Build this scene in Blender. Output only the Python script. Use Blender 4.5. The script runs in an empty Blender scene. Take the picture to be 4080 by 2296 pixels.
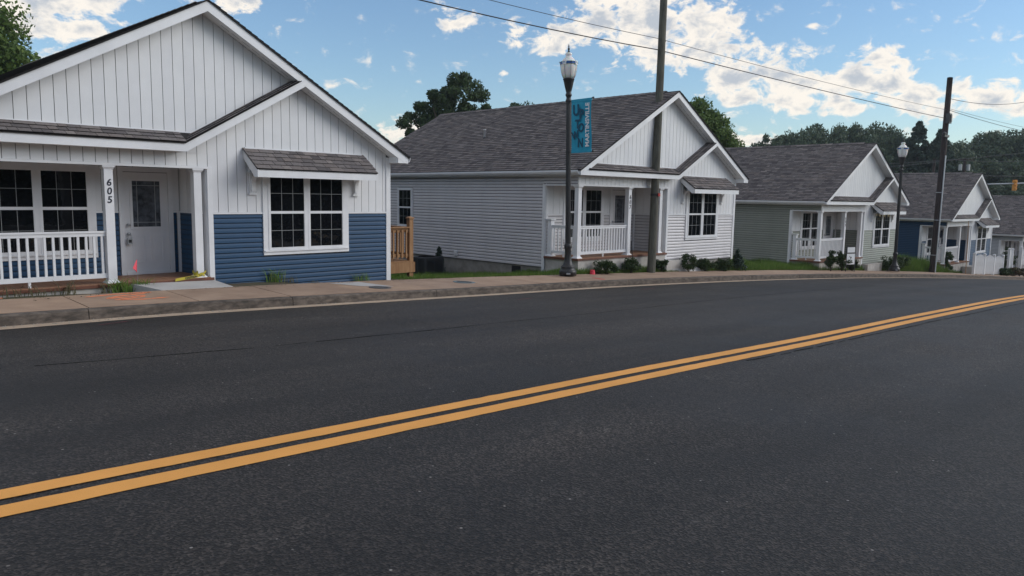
import bpy, math, random
import numpy as np
from mathutils import Vector, Matrix
random.seed(7)
rng = np.random.default_rng(11)
SC = bpy.context.scene
COL = SC.collection
R = math.radians

# ------------------------------------------------------------------ camera
cam_d = bpy.data.cameras.new('camera')
cam_d.sensor_width = 36.0
cam_d.lens = 3012.9 / 4080 * 36.0
cam_d.clip_start = 0.05
cam_d.clip_end = 3000
cam = bpy.data.objects.new('camera', cam_d)
COL.objects.link(cam)
_A, _P, _RO = R(44.5), 0.1200, 0.0163
def _new(p):
    return Vector((p[0]*math.cos(_A)+p[1]*math.sin(_A), -p[0]*math.sin(_A)+p[1]*math.cos(_A), p[2]))
_f = _new((0, math.cos(_P), -math.sin(_P)))
_u = _new((0, math.sin(_P), math.cos(_P)))
_r = _new((1, 0, 0))
_R = _r*math.cos(_RO)+_u*math.sin(_RO)
_U = -_r*math.sin(_RO)+_u*math.cos(_RO)
cm = Matrix.Identity(4)
for i in range(3):
    cm[i][0], cm[i][1], cm[i][2] = _R[i], _U[i], -_f[i]
cm[2][3] = 1.65
cam.matrix_world = cm
SC.camera = cam
EYE = np.array([0, 0, 1.65])

# ------------------------------------------------------------------ exposure
SC.view_settings.view_transform = 'Standard'
SC.view_settings.look = 'None'
SC.view_settings.gamma = 1.0
SC.view_settings.use_curve_mapping = False
SC.view_settings.exposure = 0.65
SC.cycles.use_denoising = True
SC.cycles.max_bounces = 6
SC.cycles.diffuse_bounces = 3
SC.cycles.glossy_bounces = 3
SC.cycles.transparent_max_bounces = 8

# ------------------------------------------------------------------ sky, clouds, sun
SUN_AZ, SUN_EL = R(134.0), R(28.0)       # azimuth from +Y towards +X
SKY_STRENGTH = 0.082
W = bpy.data.worlds.new('World')
SC.world = W
W.use_nodes = True
nt = W.node_tree
nt.nodes.clear()
N = lambda t: nt.nodes.new(t)
def lk(a, b): nt.links.new(a, b)
def wmath(op, a, b=None, c=None, clamp=False):
    n = N('ShaderNodeMath'); n.operation = op; n.use_clamp = clamp
    for k, x in enumerate((a, b, c)):
        if x is None: continue
        if isinstance(x, (int, float)): n.inputs[k].default_value = x
        else: lk(x, n.inputs[k])
    return n.outputs[0]
def wvec(op, a, b):
    n = N('ShaderNodeVectorMath'); n.operation = op
    for k, x in enumerate((a, b)):
        if isinstance(x, tuple): n.inputs[k].default_value = x
        else: lk(x, n.inputs[k])
    return n
def wramp(x, lo, hi):
    n = N('ShaderNodeMapRange'); n.interpolation_type = 'SMOOTHSTEP'
    lk(x, n.inputs[0]); n.inputs[1].default_value = lo; n.inputs[2].default_value = hi
    return n.outputs[0]
out = N('ShaderNodeOutputWorld'); bg = N('ShaderNodeBackground')
sky = N('ShaderNodeTexSky'); sky.sky_type = 'NISHITA'; sky.sun_disc = False
sky.sun_elevation = SUN_EL; sky.sun_rotation = SUN_AZ
sky.air_density = 1.15; sky.dust_density = 0.35; sky.ozone_density = 2.4
tc = N('ShaderNodeTexCoord')
sep = N('ShaderNodeSeparateXYZ'); lk(tc.outputs['Generated'], sep.inputs[0])
az = wmath('MULTIPLY', wmath('ARCTAN2', sep.outputs[0], sep.outputs[1]), 57.2958)
el = wmath('MULTIPLY', wmath('ARCSINE', wmath('MINIMUM', wmath('MAXIMUM', sep.outputs[2], -1.0), 1.0)), 57.2958)
cmb = N('ShaderNodeCombineXYZ'); lk(az, cmb.inputs[0]); lk(el, cmb.inputs[1])
AE = cmb.outputs[0]
# cloud masses: azimuth, elevation, half widths (degrees), weight
CL = [(12.6,11.2,3.3,2.2,1), (14.6,10.2,2.6,1.1,.9), (15.6,12.4,2.6,1.6,1), (9,11,3,3,1),
      (25,12.9,1.5,.9,.8), (40.3,12.6,1.7,.8,.75), (42.4,12.2,1.4,.6,.7), (44.4,11.6,1.3,.7,.6), (47.4,11.4,1.9,1.2,.9),
      (50.6,12.3,2.6,1.5,1), (54.2,12.4,3.4,2.6,1.15), (58.1,11.9,2.6,1.7,1.05), (56.6,10.2,2.6,1.2,1),
      (60.0,12.3,1.4,1.0,.8), (60.2,10.6,1.3,.6,.7), (60.4,8.6,2.6,1.6,1.05), (63.2,8.5,2.4,1.5,1.05), (60.5,7.3,2.2,.9,1), (65.4,7.8,2.0,1.3,1),
      (64.4,7.0,2.2,.9,.95), (68.2,8.4,1.7,1.3,1), (69.7,9.3,1.0,1.1,1), (70.2,7.7,2.2,1.3,1.05), (67.6,6.6,1.4,.7,.9),
      (71.9,6.9,1.9,1.1,1.05), (73.3,6.0,1.5,.7,.9), (74.5,7.0,1.5,.9,1), (76.3,6.5,1.8,.9,1), (78.5,6.3,2.2,1.2,1),
      (64.5,6.3,.8,.55,.85), (66.2,6.2,.5,.4,.75), (43.6,8.95,.75,.28,.75), (65.25,11.85,.7,.25,.7), (28.8,11.1,.5,.35,.5),
      (61.8,4.3,3.0,.7,.8), (37.0,4.5,2.6,1.0,.85), (57,3.6,3,.7,.6), (84,8.0,4,2.2,1), (92,9.5,5,2.5,1), (1,12,5,3,1)]
nz1 = N('ShaderNodeTexNoise'); nz1.inputs['Scale'].default_value = 0.85; nz1.inputs['Detail'].default_value = 9
nz1.inputs['Roughness'].default_value = 0.62; nz1.inputs['Distortion'].default_value = 0.35
sc_ = wvec('MULTIPLY', AE, (0.62, 0.95, 1.0)); lk(sc_.outputs[0], nz1.inputs['Vector'])
fine = wmath('SUBTRACT', nz1.outputs[0], 0.5)
field = None
for (a, e, ra, re, w) in CL:
    d = wvec('MULTIPLY', wvec('SUBTRACT', AE, (a, e, 0)).outputs[0], (1/ra, 1/re, 0))
    q = wvec('DOT_PRODUCT', d.outputs[0], d.outputs[0]).outputs['Value']
    g = wmath('MULTIPLY', wmath('POWER', 2.71828, wmath('MULTIPLY', q, -0.86)), w)
    field = g if field is None else wmath('SMOOTH_MAX', field, g, 0.25)
# scattered cumulus over the remaining sky (outside the photographed part)
nz2 = N('ShaderNodeTexNoise'); nz2.inputs['Scale'].default_value = 2.1; nz2.inputs['Detail'].default_value = 6
nz2.inputs['Roughness'].default_value = 0.55
zz = wmath('ADD', wmath('MAXIMUM', sep.outputs[2], 0.0), 0.22)
pl = N('ShaderNodeCombineXYZ'); lk(wmath('DIVIDE', sep.outputs[0], zz), pl.inputs[0]); lk(wmath('DIVIDE', sep.outputs[1], zz), pl.inputs[1])
lk(pl.outputs[0], nz2.inputs['Vector'])
glob = wmath('MULTIPLY', wmath('SUBTRACT', nz2.outputs[0], 0.42), 6.0)
inview = wmath('MULTIPLY', wramp(wmath('ABSOLUTE', wmath('SUBTRACT', az, 45.0)), 42.0, 56.0), 1.0)
hiup = wramp(el, 15.0, 24.0)
glob = wmath('MULTIPLY', wmath('MAXIMUM', glob, 0.0), wmath('MULTIPLY', wmath('MAXIMUM', inview, hiup), wramp(el, 1.0, 8.0)))
field = wmath('MAXIMUM', field, glob)
dens_in = wmath('ADD', field, wmath('MULTIPLY', wmath('MULTIPLY', fine, 3.0), wramp(field, 0.02, 0.30)))
dens = wramp(dens_in, 0.30, 0.72)
# thickness: greyer hearts, bright rims
nz3 = N('ShaderNodeTexNoise'); nz3.inputs['Scale'].default_value = 0.6; nz3.inputs['Detail'].default_value = 7
nz3.inputs['Roughness'].default_value = 0.55
off3 = wvec('ADD', sc_.outputs[0], (-0.25, 0.55, 3.3)); lk(off3.outputs[0], nz3.inputs['Vector'])
thick = wramp(wmath('ADD', wmath('MULTIPLY', dens_in, 0.75), wmath('MULTIPLY', wmath('SUBTRACT', nz3.outputs[0], 0.5), 2.0)), 0.45, 1.15)
ccol = N('ShaderNodeMix'); ccol.data_type = 'RGBA'
lk(thick, ccol.inputs['Factor'])
ccol.inputs['A'].default_value = (8.2, 7.6, 6.8, 1)
ccol.inputs['B'].default_value = (4.2, 4.5, 4.95, 1)
mixs = N('ShaderNodeMix'); mixs.data_type = 'RGBA'
lk(wmath('MULTIPLY', dens, 0.94), mixs.inputs['Factor'])
tint = N('ShaderNodeMix'); tint.data_type = 'RGBA'; tint.blend_type = 'MULTIPLY'; tint.inputs['Factor'].default_value = 1.0
tint.inputs['B'].default_value = (.90, 1.0, 1.11, 1)
lk(sky.outputs[0], tint.inputs['A']); lk(tint.outputs['Result'], mixs.inputs['A']); lk(ccol.outputs['Result'], mixs.inputs['B'])
lk(mixs.outputs['Result'], bg.inputs['Color'])
bg.inputs['Strength'].default_value = SKY_STRENGTH
lk(bg.outputs[0], out.inputs['Surface'])
W.cycles.sampling_method = 'MANUAL'
W.cycles.sample_map_resolution = 512

sun_d = bpy.data.lights.new('sun', 'SUN')
sun_d.energy = 1.05
sun_d.angle = R(40)
sun_d.color = (1.0, 0.965, 0.92)
sun = bpy.data.objects.new('sun', sun_d)
COL.objects.link(sun)
_sd = Vector((math.sin(SUN_AZ)*math.cos(SUN_EL), math.cos(SUN_AZ)*math.cos(SUN_EL), math.sin(SUN_EL)))
sun.rotation_euler = _sd.to_track_quat('Z', 'Y').to_euler()

# ------------------------------------------------------------------ materials
def material(name, col, rough=0.6, col2=None, scale=6.0, detail=4.0, bump=0.0, bscale=None, spec=0.5, stretch=None,
             metallic=0.0, lo=0.35, hi=0.65, island=None, coat=0.0):
    m = bpy.data.materials.new(name); m.use_nodes = True
    t = m.node_tree; b = t.nodes['Principled BSDF']
    b.inputs['Roughness'].default_value = rough
    b.inputs['Specular IOR Level'].default_value = spec
    b.inputs['Metallic'].default_value = metallic
    b.inputs['Coat Weight'].default_value = coat
    b.inputs['Base Color'].default_value = (*col, 1)
    src = None
    if col2 is not None or bump or stretch:
        tcn = t.nodes.new('ShaderNodeTexCoord'); vec = tcn.outputs['Object']
        if stretch:
            mp = t.nodes.new('ShaderNodeMapping'); mp.inputs['Scale'].default_value = stretch
            t.links.new(vec, mp.inputs[0]); vec = mp.outputs[0]
        nz = t.nodes.new('ShaderNodeTexNoise'); nz.inputs['Scale'].default_value = scale; nz.inputs['Detail'].default_value = detail
        nz.inputs['Roughness'].default_value = 0.6
        t.links.new(vec, nz.inputs['Vector'])
        if col2 is not None:
            mr = t.nodes.new('ShaderNodeMapRange'); mr.inputs[1].default_value = lo; mr.inputs[2].default_value = hi
            t.links.new(nz.outputs[0], mr.inputs[0])
            mx = t.nodes.new('ShaderNodeMix'); mx.data_type = 'RGBA'
            mx.inputs['A'].default_value = (*col, 1); mx.inputs['B'].default_value = (*col2, 1)
            t.links.new(mr.outputs[0], mx.inputs['Factor'])
            t.links.new(mx.outputs['Result'], b.inputs['Base Color']); src = mx.outputs['Result']
        if bump:
            nb = t.nodes.new('ShaderNodeTexNoise'); nb.inputs['Scale'].default_value = bscale or scale*4; nb.inputs['Detail'].default_value = 3
            t.links.new(vec, nb.inputs['Vector'])
            bp = t.nodes.new('ShaderNodeBump'); bp.inputs['Strength'].default_value = 1.0; bp.inputs['Distance'].default_value = bump
            t.links.new(nb.outputs[0], bp.inputs['Height']); t.links.new(bp.outputs[0], b.inputs['Normal'])
    if island:
        # per-piece tone: a random per loose piece plus a random per object
        ge = t.nodes.new('ShaderNodeNewGeometry'); oi = t.nodes.new('ShaderNodeObjectInfo')
        ad = t.nodes.new('ShaderNodeMath'); ad.operation = 'ADD'
        t.links.new(ge.outputs['Random Per Island'], ad.inputs[0]); t.links.new(oi.outputs['Random'], ad.inputs[1])
        fr = t.nodes.new('ShaderNodeMath'); fr.operation = 'FRACT'; t.links.new(ad.outputs[0], fr.inputs[0])
        cr = t.nodes.new('ShaderNodeValToRGB'); t.links.new(fr.outputs[0], cr.inputs[0])
        el_ = cr.color_ramp.elements
        while len(el_) < len(island): el_.new(0.5)
        for k, c in enumerate(island):
            el_[k].position = k/(len(island)-1); el_[k].color = (*c, 1)
        if src is not None:
            mm = t.nodes.new('ShaderNodeMix'); mm.data_type = 'RGBA'; mm.blend_type = 'MULTIPLY'
            mm.inputs['Factor'].default_value = 1.0
            t.links.new(src, mm.inputs['A']); t.links.new(cr.outputs[0], mm.inputs['B'])
            t.links.new(mm.outputs['Result'], b.inputs['Base Color'])
        else:
            t.links.new(cr.outputs[0], b.inputs['Base Color'])
    return m
M = {}
M['vinyl'] = material('white_vinyl', (.78,.79,.805), .42, (.72,.73,.745), 1.3, 5, island=((.93,.93,.94),(1.0,1.0,1.0),(.965,.965,.965),(1.02,1.02,1.02)))
M['trim'] = material('white_trim', (.80,.81,.83), .38, (.72,.73,.75), 2.0, 4)
M['soffit'] = material('soffit', (.80,.80,.80), .6)
M['blue'] = material('blue_siding', (.017,.060,.128), .45, (.020,.068,.145), 1.5, 4, spec=.25, island=((.93,.93,.94),(1.0,1.0,1.0),(.965,.965,.965),(1.02,1.02,1.02)))
M['gray'] = material('gray_siding', (.60,.585,.60), .30, (.54,.525,.54), 1.5, 4, spec=.6, island=((.93,.93,.94),(1.0,1.0,1.0),(.965,.965,.965),(1.02,1.02,1.02)))
M['sage'] = material('sage_siding', (.265,.285,.245), .30, (.235,.255,.215), 1.5, 4, spec=.55, island=((.93,.93,.94),(1.0,1.0,1.0),(.965,.965,.965),(1.02,1.02,1.02)))
M['lgray'] = material('light_gray_siding', (.50,.52,.55), .42, (.45,.47,.50), 1.5, 4)
M['wallback'] = material('wall_back', (.05,.05,.055), .8)
M['concrete'] = material('concrete', (.33,.315,.29), .85, (.22,.21,.19), 3, 6, bump=.002, bscale=60)
M['pad'] = material('new_concrete', (.52,.51,.50), .8, (.43,.42,.41), 2, 6, bump=.0015, bscale=80)
M['porchbase'] = material('porch_base', (.55,.53,.50), .85, (.38,.36,.33), 2.5, 7, bump=.002, bscale=40)
M['walk'] = material('sidewalk', (.40,.285,.205), .85, (.30,.205,.145), 1.6, 8, bump=.0016, bscale=120, island=((.93,.93,.94),(1,1,1),(1.05,1.03,1.0)))
M['kerb'] = material('kerb', (.165,.135,.112), .9, (.060,.050,.042), 9, 12, bump=.006, bscale=30, lo=.34, hi=.64, stretch=(.6, .6, 1.5), island=((.72,.72,.72),(1.05,1.05,1.05),(.88,.88,.88)))
M['gutter'] = material('gutter_pan', (.50,.39,.285), .85, (.38,.29,.21), 3.5, 7, bump=.002, bscale=70)
M['floor'] = material('porch_board', (.32,.165,.092), .55, (.24,.12,.065), 3, 5, stretch=(6,1,1))
M['fasciawood'] = material('floor_edge', (.16,.06,.035), .6, (.11,.042,.026), 4, 5)
M['deck'] = material('deck_wood', (.42,.235,.11), .7, (.30,.15,.065), 3, 6, stretch=(3,3,.6), bump=.001)
M['polegreen'] = material('pole_wood', (.125,.125,.10), .9, (.065,.062,.05), 5, 7, stretch=(3,3,.25), bump=.006, bscale=14)
M['poledark'] = material('pole_dark_wood', (.055,.040,.038), .9, (.03,.022,.022), 5, 7, stretch=(3,3,.25), bump=.006, bscale=14)
M['black'] = material('black_metal', (.017,.017,.019), .42, (.026,.026,.029), 8, 4)
M['dark'] = material('dark_gray_metal', (.055,.058,.065), .5)
M['gal'] = material('galvanised', (.42,.44,.46), .45, metallic=.4)
M['glass'] = material('window_glass', (.006,.007,.009), .03, bump=.012, bscale=1.7, scale=2, spec=.40)
M['doorglass'] = material('door_glass', (.03,.034,.042), .10, (.13,.145,.17), 7.0, 5, bump=.004, bscale=6, spec=.6)
M['grille'] = material('grille', (.32,.335,.335), .5)
M['door'] = material('door_paint', (.80,.80,.81), .35, (.75,.75,.76), 2, 3)
M['globe'] = material('lamp_globe', (.86,.86,.83), .22, (.80,.80,.78), 6, 4)
M['globe'].node_tree.nodes['Principled BSDF'].inputs['Subsurface Weight'].default_value = .4
M['bandblue'] = material('blue_band', (.03,.13,.42), .4)
M['teal'] = material('banner_teal', (.018,.36,.55), .7, (.015,.31,.48), 5, 4)
M['tealdark'] = material('banner_letter', (.006,.075,.14), .7)
M['white'] = material('white_print', (.80,.82,.83), .6)
M['ink'] = material('black_ink', (.010,.014,.03), .5)
M['yellow'] = material('yellow_paint', (.82,.38,.085), .7, (.70,.32,.065), 1.3, 9, bump=.0015, bscale=160, lo=.38, hi=.72)
M['tape'] = material('tape_yellow', (.50,.42,.05), .35)
M['orange'] = material('orange_paint', (.82,.25,.11), .8, (.42,.25,.16), 12, 7, lo=.50, hi=.68)
M['red'] = material('red_paint', (.55,.06,.05), .7, (.40,.06,.05), 14, 5)
M['pink'] = material('pink_flag', (.75,.045,.08), .5)
M['fadedred'] = material('faded_red_paint', (.16,.035,.045), .8, (.05,.045,.05), 12, 6, lo=.4, hi=.62)
M['trunk'] = material('bark', (.085,.065,.05), .9, (.045,.035,.028), 6, 6, stretch=(2,2,.5), bump=.02, bscale=8)
M['soil'] = material('ground', (.060,.068,.030), .95, (.10,.074,.050), 2.2, 8, bump=.02, bscale=12)
M['iron'] = material('cover_iron', (.10,.105,.11), .6, (.06,.06,.065), 20, 4)
M['coverblue'] = material('cover_blue', (.08,.16,.20), .6, (.12,.17,.19), 10, 4)
M['signal'] = material('signal_yellow', (.62,.25,.03), .5)
M['shingle'] = material('roof_shingle', (1.0,1.0,1.0), .92, (.72,.72,.72), 26, 5, bump=.0015, bscale=220, spec=.2,
    island=((.092,.083,.086),(.205,.186,.184),(.120,.109,.111),(.222,.192,.181),(.148,.135,.138),(.262,.234,.224),(.104,.094,.097),(.212,.192,.190)))
M['butt'] = material('painted_shadow_and_seam', (.014,.013,.013), .95, spec=.1)  # near-black on shingle butts paints in the shadow line under each course
M['roofbed'] = material('roof_bed', (.02,.019,.02), .95)

def leaf_mat(name, cols, trans=.25):
    m = bpy.data.materials.new(name); m.use_nodes = True
    t = m.node_tree; b = t.nodes['Principled BSDF']; o = t.nodes['Material Output']
    ge = t.nodes.new('ShaderNodeNewGeometry')
    cr = t.nodes.new('ShaderNodeValToRGB'); t.links.new(ge.outputs['Random Per Island'], cr.inputs[0])
    while len(cr.color_ramp.elements) < len(cols): cr.color_ramp.elements.new(.5)
    for k, c in enumerate(cols):
        cr.color_ramp.elements[k].position = k/(len(cols)-1); cr.color_ramp.elements[k].color = (*c, 1)
    t.links.new(cr.outputs[0], b.inputs['Base Color'])
    b.inputs['Roughness'].default_value = .6; b.inputs['Specular IOR Level'].default_value = .25
    tr = t.nodes.new('ShaderNodeBsdfTranslucent'); t.links.new(cr.outputs[0], tr.inputs['Color'])
    mx = t.nodes.new('ShaderNodeMixShader'); mx.inputs[0].default_value = trans
    t.links.new(b.outputs[0], mx.inputs[1]); t.links.new(tr.outputs[0], mx.inputs[2]); t.links.new(mx.outputs[0], o.inputs['Surface'])
    return m
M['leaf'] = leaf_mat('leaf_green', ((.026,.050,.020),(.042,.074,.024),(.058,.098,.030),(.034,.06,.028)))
M['leaflit'] = leaf_mat('leaf_painted_sunlit', ((.06,.11,.028),(.10,.165,.038),(.14,.20,.05)), .3)  # lighter greens put the sunlit look of foliage into the colour
M['leaffar'] = leaf_mat('leaf_far', ((.050,.082,.060),(.075,.110,.066),(.100,.138,.072),(.060,.095,.072)), .2)  # raised, bluish greens put distance haze into the leaf colour
M['needle'] = leaf_mat('needle', ((.032,.056,.044),(.042,.070,.052),(.05,.080,.055)), .1)
M['grass'] = leaf_mat('grass_blade', ((.070,.145,.022),(.105,.20,.032),(.14,.235,.045),(.175,.20,.06)), .3)
M['drygrass'] = leaf_mat('dry_grass_blade', ((.07,.075,.03),(.12,.10,.055),(.05,.06,.03)), .2)
M['shrub'] = leaf_mat('shrub_leaf', ((.022,.045,.016),(.035,.065,.02),(.05,.08,.025)), .2)
M['redleaf'] = leaf_mat('brown_leaf', ((.10,.035,.02),(.06,.05,.02),(.05,.08,.025)), .2)

def asphalt():
    m = bpy.data.materials.new('asphalt'); m.use_nodes = True
    t = m.node_tree; b = t.nodes['Principled BSDF']
    tcn = t.nodes.new('ShaderNodeTexCoord'); V = tcn.outputs['Object']
    def noise(s, d, ro=.6):
        n = t.nodes.new('ShaderNodeTexNoise'); n.inputs['Scale'].default_value = s; n.inputs['Detail'].default_value = d
        n.inputs['Roughness'].default_value = ro; t.links.new(V, n.inputs['Vector']); return n.outputs[0]
    def ramp(x, lo, hi, a, c):
        r_ = t.nodes.new('ShaderNodeMapRange'); t.links.new(x, r_.inputs[0])
        for k, v in enumerate((lo, hi, a, c)): r_.inputs[k+1].default_value = v
        return r_.outputs[0]
    def mixc(f, A, B, bt='MIX'):
        x = t.nodes.new('ShaderNodeMix'); x.data_type = 'RGBA'; x.blend_type = bt
        if isinstance(f, float): x.inputs['Factor'].default_value = f
        else: t.links.new(f, x.inputs['Factor'])
        for k, v in (('A', A), ('B', B)):
            if isinstance(v, tuple): x.inputs[k].default_value = (*v, 1)
            else: t.links.new(v, x.inputs[k])
        return x.outputs['Result']
    big = noise(.45, 5)
    c = mixc(ramp(big, .35, .65, 0, 1), (.0105,.0090,.0082), (.0180,.0158,.0145))
    c = mixc(ramp(noise(2.2, 6), .56, .70, 0, .5), c, (.027,.025,.0235))
    # aggregate
    vo = t.nodes.new('ShaderNodeTexVoronoi'); vo.inputs['Scale'].default_value = 72; t.links.new(V, vo.inputs['Vector'])
    sp = t.nodes.new('ShaderNodeSeparateColor'); t.links.new(vo.outputs['Color'], sp.inputs[0])
    mp = t.nodes.new('ShaderNodeMapping'); mp.inputs['Scale'].default_value = (.10, .75, 1); t.links.new(V, mp.inputs[0])
    ns = t.nodes.new('ShaderNodeTexNoise'); ns.inputs['Scale'].default_value = 1.0; ns.inputs['Detail'].default_value = 5; t.links.new(mp.outputs[0], ns.inputs['Vector'])
    c = mixc(1.0, c, mixc(ramp(ns.outputs[0], .35, .65, 0, 1), (.45,.45,.46), (1.55,1.53,1.50)), 'MULTIPLY')
    c = mixc(1.0, c, mixc(ramp(noise(42, 5, .75), .35, .65, 0, 1), (.55,.55,.55), (1.5,1.5,1.48)), 'MULTIPLY')
    pw = t.nodes.new('ShaderNodeMath'); pw.operation = 'POWER'; t.links.new(sp.outputs[0], pw.inputs[0]); pw.inputs[1].default_value = 2.2
    c = mixc(1.0, c, mixc(pw.outputs[0], (.25,.25,.25), (3.9,3.8,3.7)), 'MULTIPLY')
    # rare pale stones
    vs = t.nodes.new('ShaderNodeTexVoronoi'); vs.inputs['Scale'].default_value = 13; t.links.new(V, vs.inputs['Vector'])
    s2 = t.nodes.new('ShaderNodeSeparateColor'); t.links.new(vs.outputs['Color'], s2.inputs[0])
    near = ramp(vs.outputs['Distance'], .07, .13, 1, 0)
    pick = ramp(s2.outputs[1], .90, .92, 0, 1)
    mu = t.nodes.new('ShaderNodeMath'); mu.operation = 'MULTIPLY'; t.links.new(near, mu.inputs[0]); t.links.new(pick, mu.inputs[1])
    c = mixc(mu.outputs[0], c, (.30,.28,.26))
    t.links.new(c, b.inputs['Base Color'])
    t.links.new(ramp(big, .3, .7, .60, .72), b.inputs['Roughness'])
    b.inputs['Specular IOR Level'].default_value = .43
    bp = t.nodes.new('ShaderNodeBump'); bp.inputs['Distance'].default_value = .0035; bp.inputs['Strength'].default_value = 1.0
    add = t.nodes.new('ShaderNodeMath'); add.operation = 'ADD'
    t.links.new(vo.outputs['Distance'], add.inputs[0]); t.links.new(noise(45, 4), add.inputs[1])
    t.links.new(add.outputs[0], bp.inputs['Height']); t.links.new(bp.outputs[0], b.inputs['Normal'])
    return m
M['asphalt'] = asphalt()

# ------------------------------------------------------------------ mesh helpers
class MB:
    def __init__(s): s.v = []; s.f = []
    def add(s, vs, fs):
        o = len(s.v); s.v += [tuple(x) for x in vs]; s.f += [tuple(i+o for i in f) for f in fs]; return s
    def box(s, x0, x1, y0, y1, z0, z1):
        return s.add([(x0,y0,z0),(x1,y0,z0),(x1,y1,z0),(x0,y1,z0),(x0,y0,z1),(x1,y0,z1),(x1,y1,z1),(x0,y1,z1)],
                     [(0,3,2,1),(4,5,6,7),(0,1,5,4),(1,2,6,5),(2,3,7,6),(3,0,4,7)])
    def prism(s, poly, y0, y1, ax='y'):
        """poly of (a,b); extruded along axis. ax y: (a,y,b); ax x: (y,a,b); ax z: (a,b,y)"""
        n = len(poly)
        mk = {'y': lambda p, t: (p[0], t, p[1]), 'x': lambda p, t: (t, p[0], p[1]), 'z': lambda p, t: (p[0], p[1], t)}[ax]
        vs = [mk(p, y0) for p in poly]+[mk(p, y1) for p in poly]
        fs = [tuple(range(n)), tuple(range(2*n-1, n-1, -1))]+[(i, i+n, (i+1) % n+n, (i+1) % n) for i in range(n)]
        return s.add(vs, fs)
    def tube(s, pts, r, n=8, cap=True):
        P = [Vector(p) for p in pts]; rs = r if isinstance(r, (list, tuple)) else [r]*len(P)
        ring = []
        for i, p in enumerate(P):
            d = (P[min(i+1, len(P)-1)]-P[max(i-1, 0)]).normalized()
            a = d.cross(Vector((0, 0, 1)) if abs(d.z) < .9 else Vector((1, 0, 0))).normalized(); b = d.cross(a)
            ring.append([p+a*math.cos(2*math.pi*k/n)*rs[i]+b*math.sin(2*math.pi*k/n)*rs[i] for k in range(n)])
        vs = [v for q in ring for v in q]
        fs = [(i*n+k, i*n+(k+1) % n, (i+1)*n+(k+1) % n, (i+1)*n+k) for i in range(len(P)-1) for k in range(n)]
        if cap: fs += [tuple(range(n)), tuple(range(len(vs)-1, len(vs)-n-1, -1))]
        return s.add(vs, fs)
    def lathe(s, prof, n=16, c=(0, 0, 0)):
        vs = [(c[0]+r*math.cos(2*math.pi*k/n), c[1]+r*math.sin(2*math.pi*k/n), c[2]+z) for r, z in prof for k in range(n)]
        fs = [(i*n+k, i*n+(k+1) % n, (i+1)*n+(k+1) % n, (i+1)*n+k) for i in range(len(prof)-1) for k in range(n)]
        fs += [tuple(range(n))[::-1], tuple(range(len(vs)-n, len(vs)))]
        return s.add(vs, fs)
    def mesh(s, name, mat, smooth=False):
        me = bpy.data.meshes.new(name); me.from_pydata(s.v, [], s.f)
        for m in (mat if isinstance(mat, (list, tuple)) else [mat]): me.materials.append(M[m] if isinstance(m, str) else m)
        if smooth: me.polygons.foreach_set('use_smooth', [True]*len(me.polygons))
        return me
    def obj(s, name, mat, parent=None, loc=None, rz=0, smooth=False):
        return put(name, s.mesh(name, mat, smooth), parent, loc, rz)
def put(name, data, parent=None, loc=None, rz=0, mat4=None):
    o = bpy.data.objects.new(name, data); COL.objects.link(o)
    if parent is not None: o.parent = parent
    if mat4 is not None: o.matrix_local = mat4
    else:
        if loc is not None: o.location = loc
        if rz: o.rotation_euler = (0, 0, rz)
    return o
def boxes(name, mat, parent, *bb):
    for b in bb: MB().box(*b).obj(name, mat, parent)
def tag(o, label=None, cat=None, group=None, kind=None):
    if label: o['label'] = label
    if cat: o['category'] = cat
    if group: o['group'] = group
    if kind: o['kind'] = kind
    return o
def thing(name, label, cat, loc=(0, 0, 0), rz=0, group=None):
    return tag(put(name, None, None, loc, rz), label, cat, group)
def copy_tree(o, parent=None):
    c = o.copy(); COL.objects.link(c)
    if parent is not None: c.parent = parent
    for ch in list(o.children): copy_tree(ch, c)
    return c
def text(name, body, size, mat, parent, mat4, extrude=.002, align='CENTER', shear=0, offset=0.0, spacing=1.0, xs=1.0):
    cu = bpy.data.curves.new(name, 'FONT'); cu.body = body; cu.size = size; cu.extrude = extrude
    cu.align_x = align; cu.align_y = 'CENTER'; cu.shear = shear; cu.offset = offset; cu.space_character = spacing
    tmp = bpy.data.objects.new(name, cu); COL.objects.link(tmp)
    dg = bpy.context.evaluated_depsgraph_get()
    me = bpy.data.meshes.new_from_object(tmp.evaluated_get(dg)); me.name = name
    bpy.data.objects.remove(tmp); bpy.data.curves.remove(cu)
    me.materials.clear(); me.materials.append(M[mat])
    return put(name, me, parent, mat4=mat4 @ Matrix.Diagonal((xs, 1, 1, 1)))
def clipx(poly, lo, hi):
    def half(P, f, inter):
        o = []
        for i in range(len(P)):
            a, b = P[i], P[(i+1) % len(P)]
            fa, fb = f(a), f(b)
            if fa >= 0: o.append(a)
            if (fa >= 0) != (fb >= 0):
                t = fa/(fa-fb); o.append((a[0]+(b[0]-a[0])*t, a[1]+(b[1]-a[1])*t))
        return o
    P = half(poly, lambda p: p[0]-lo, None)
    return half(P, lambda p: hi-p[0], None) if P else []
def area(P):
    return abs(sum(P[i][0]*P[(i+1) % len(P)][1]-P[(i+1) % len(P)][0]*P[i][1] for i in range(len(P))))/2

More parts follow.
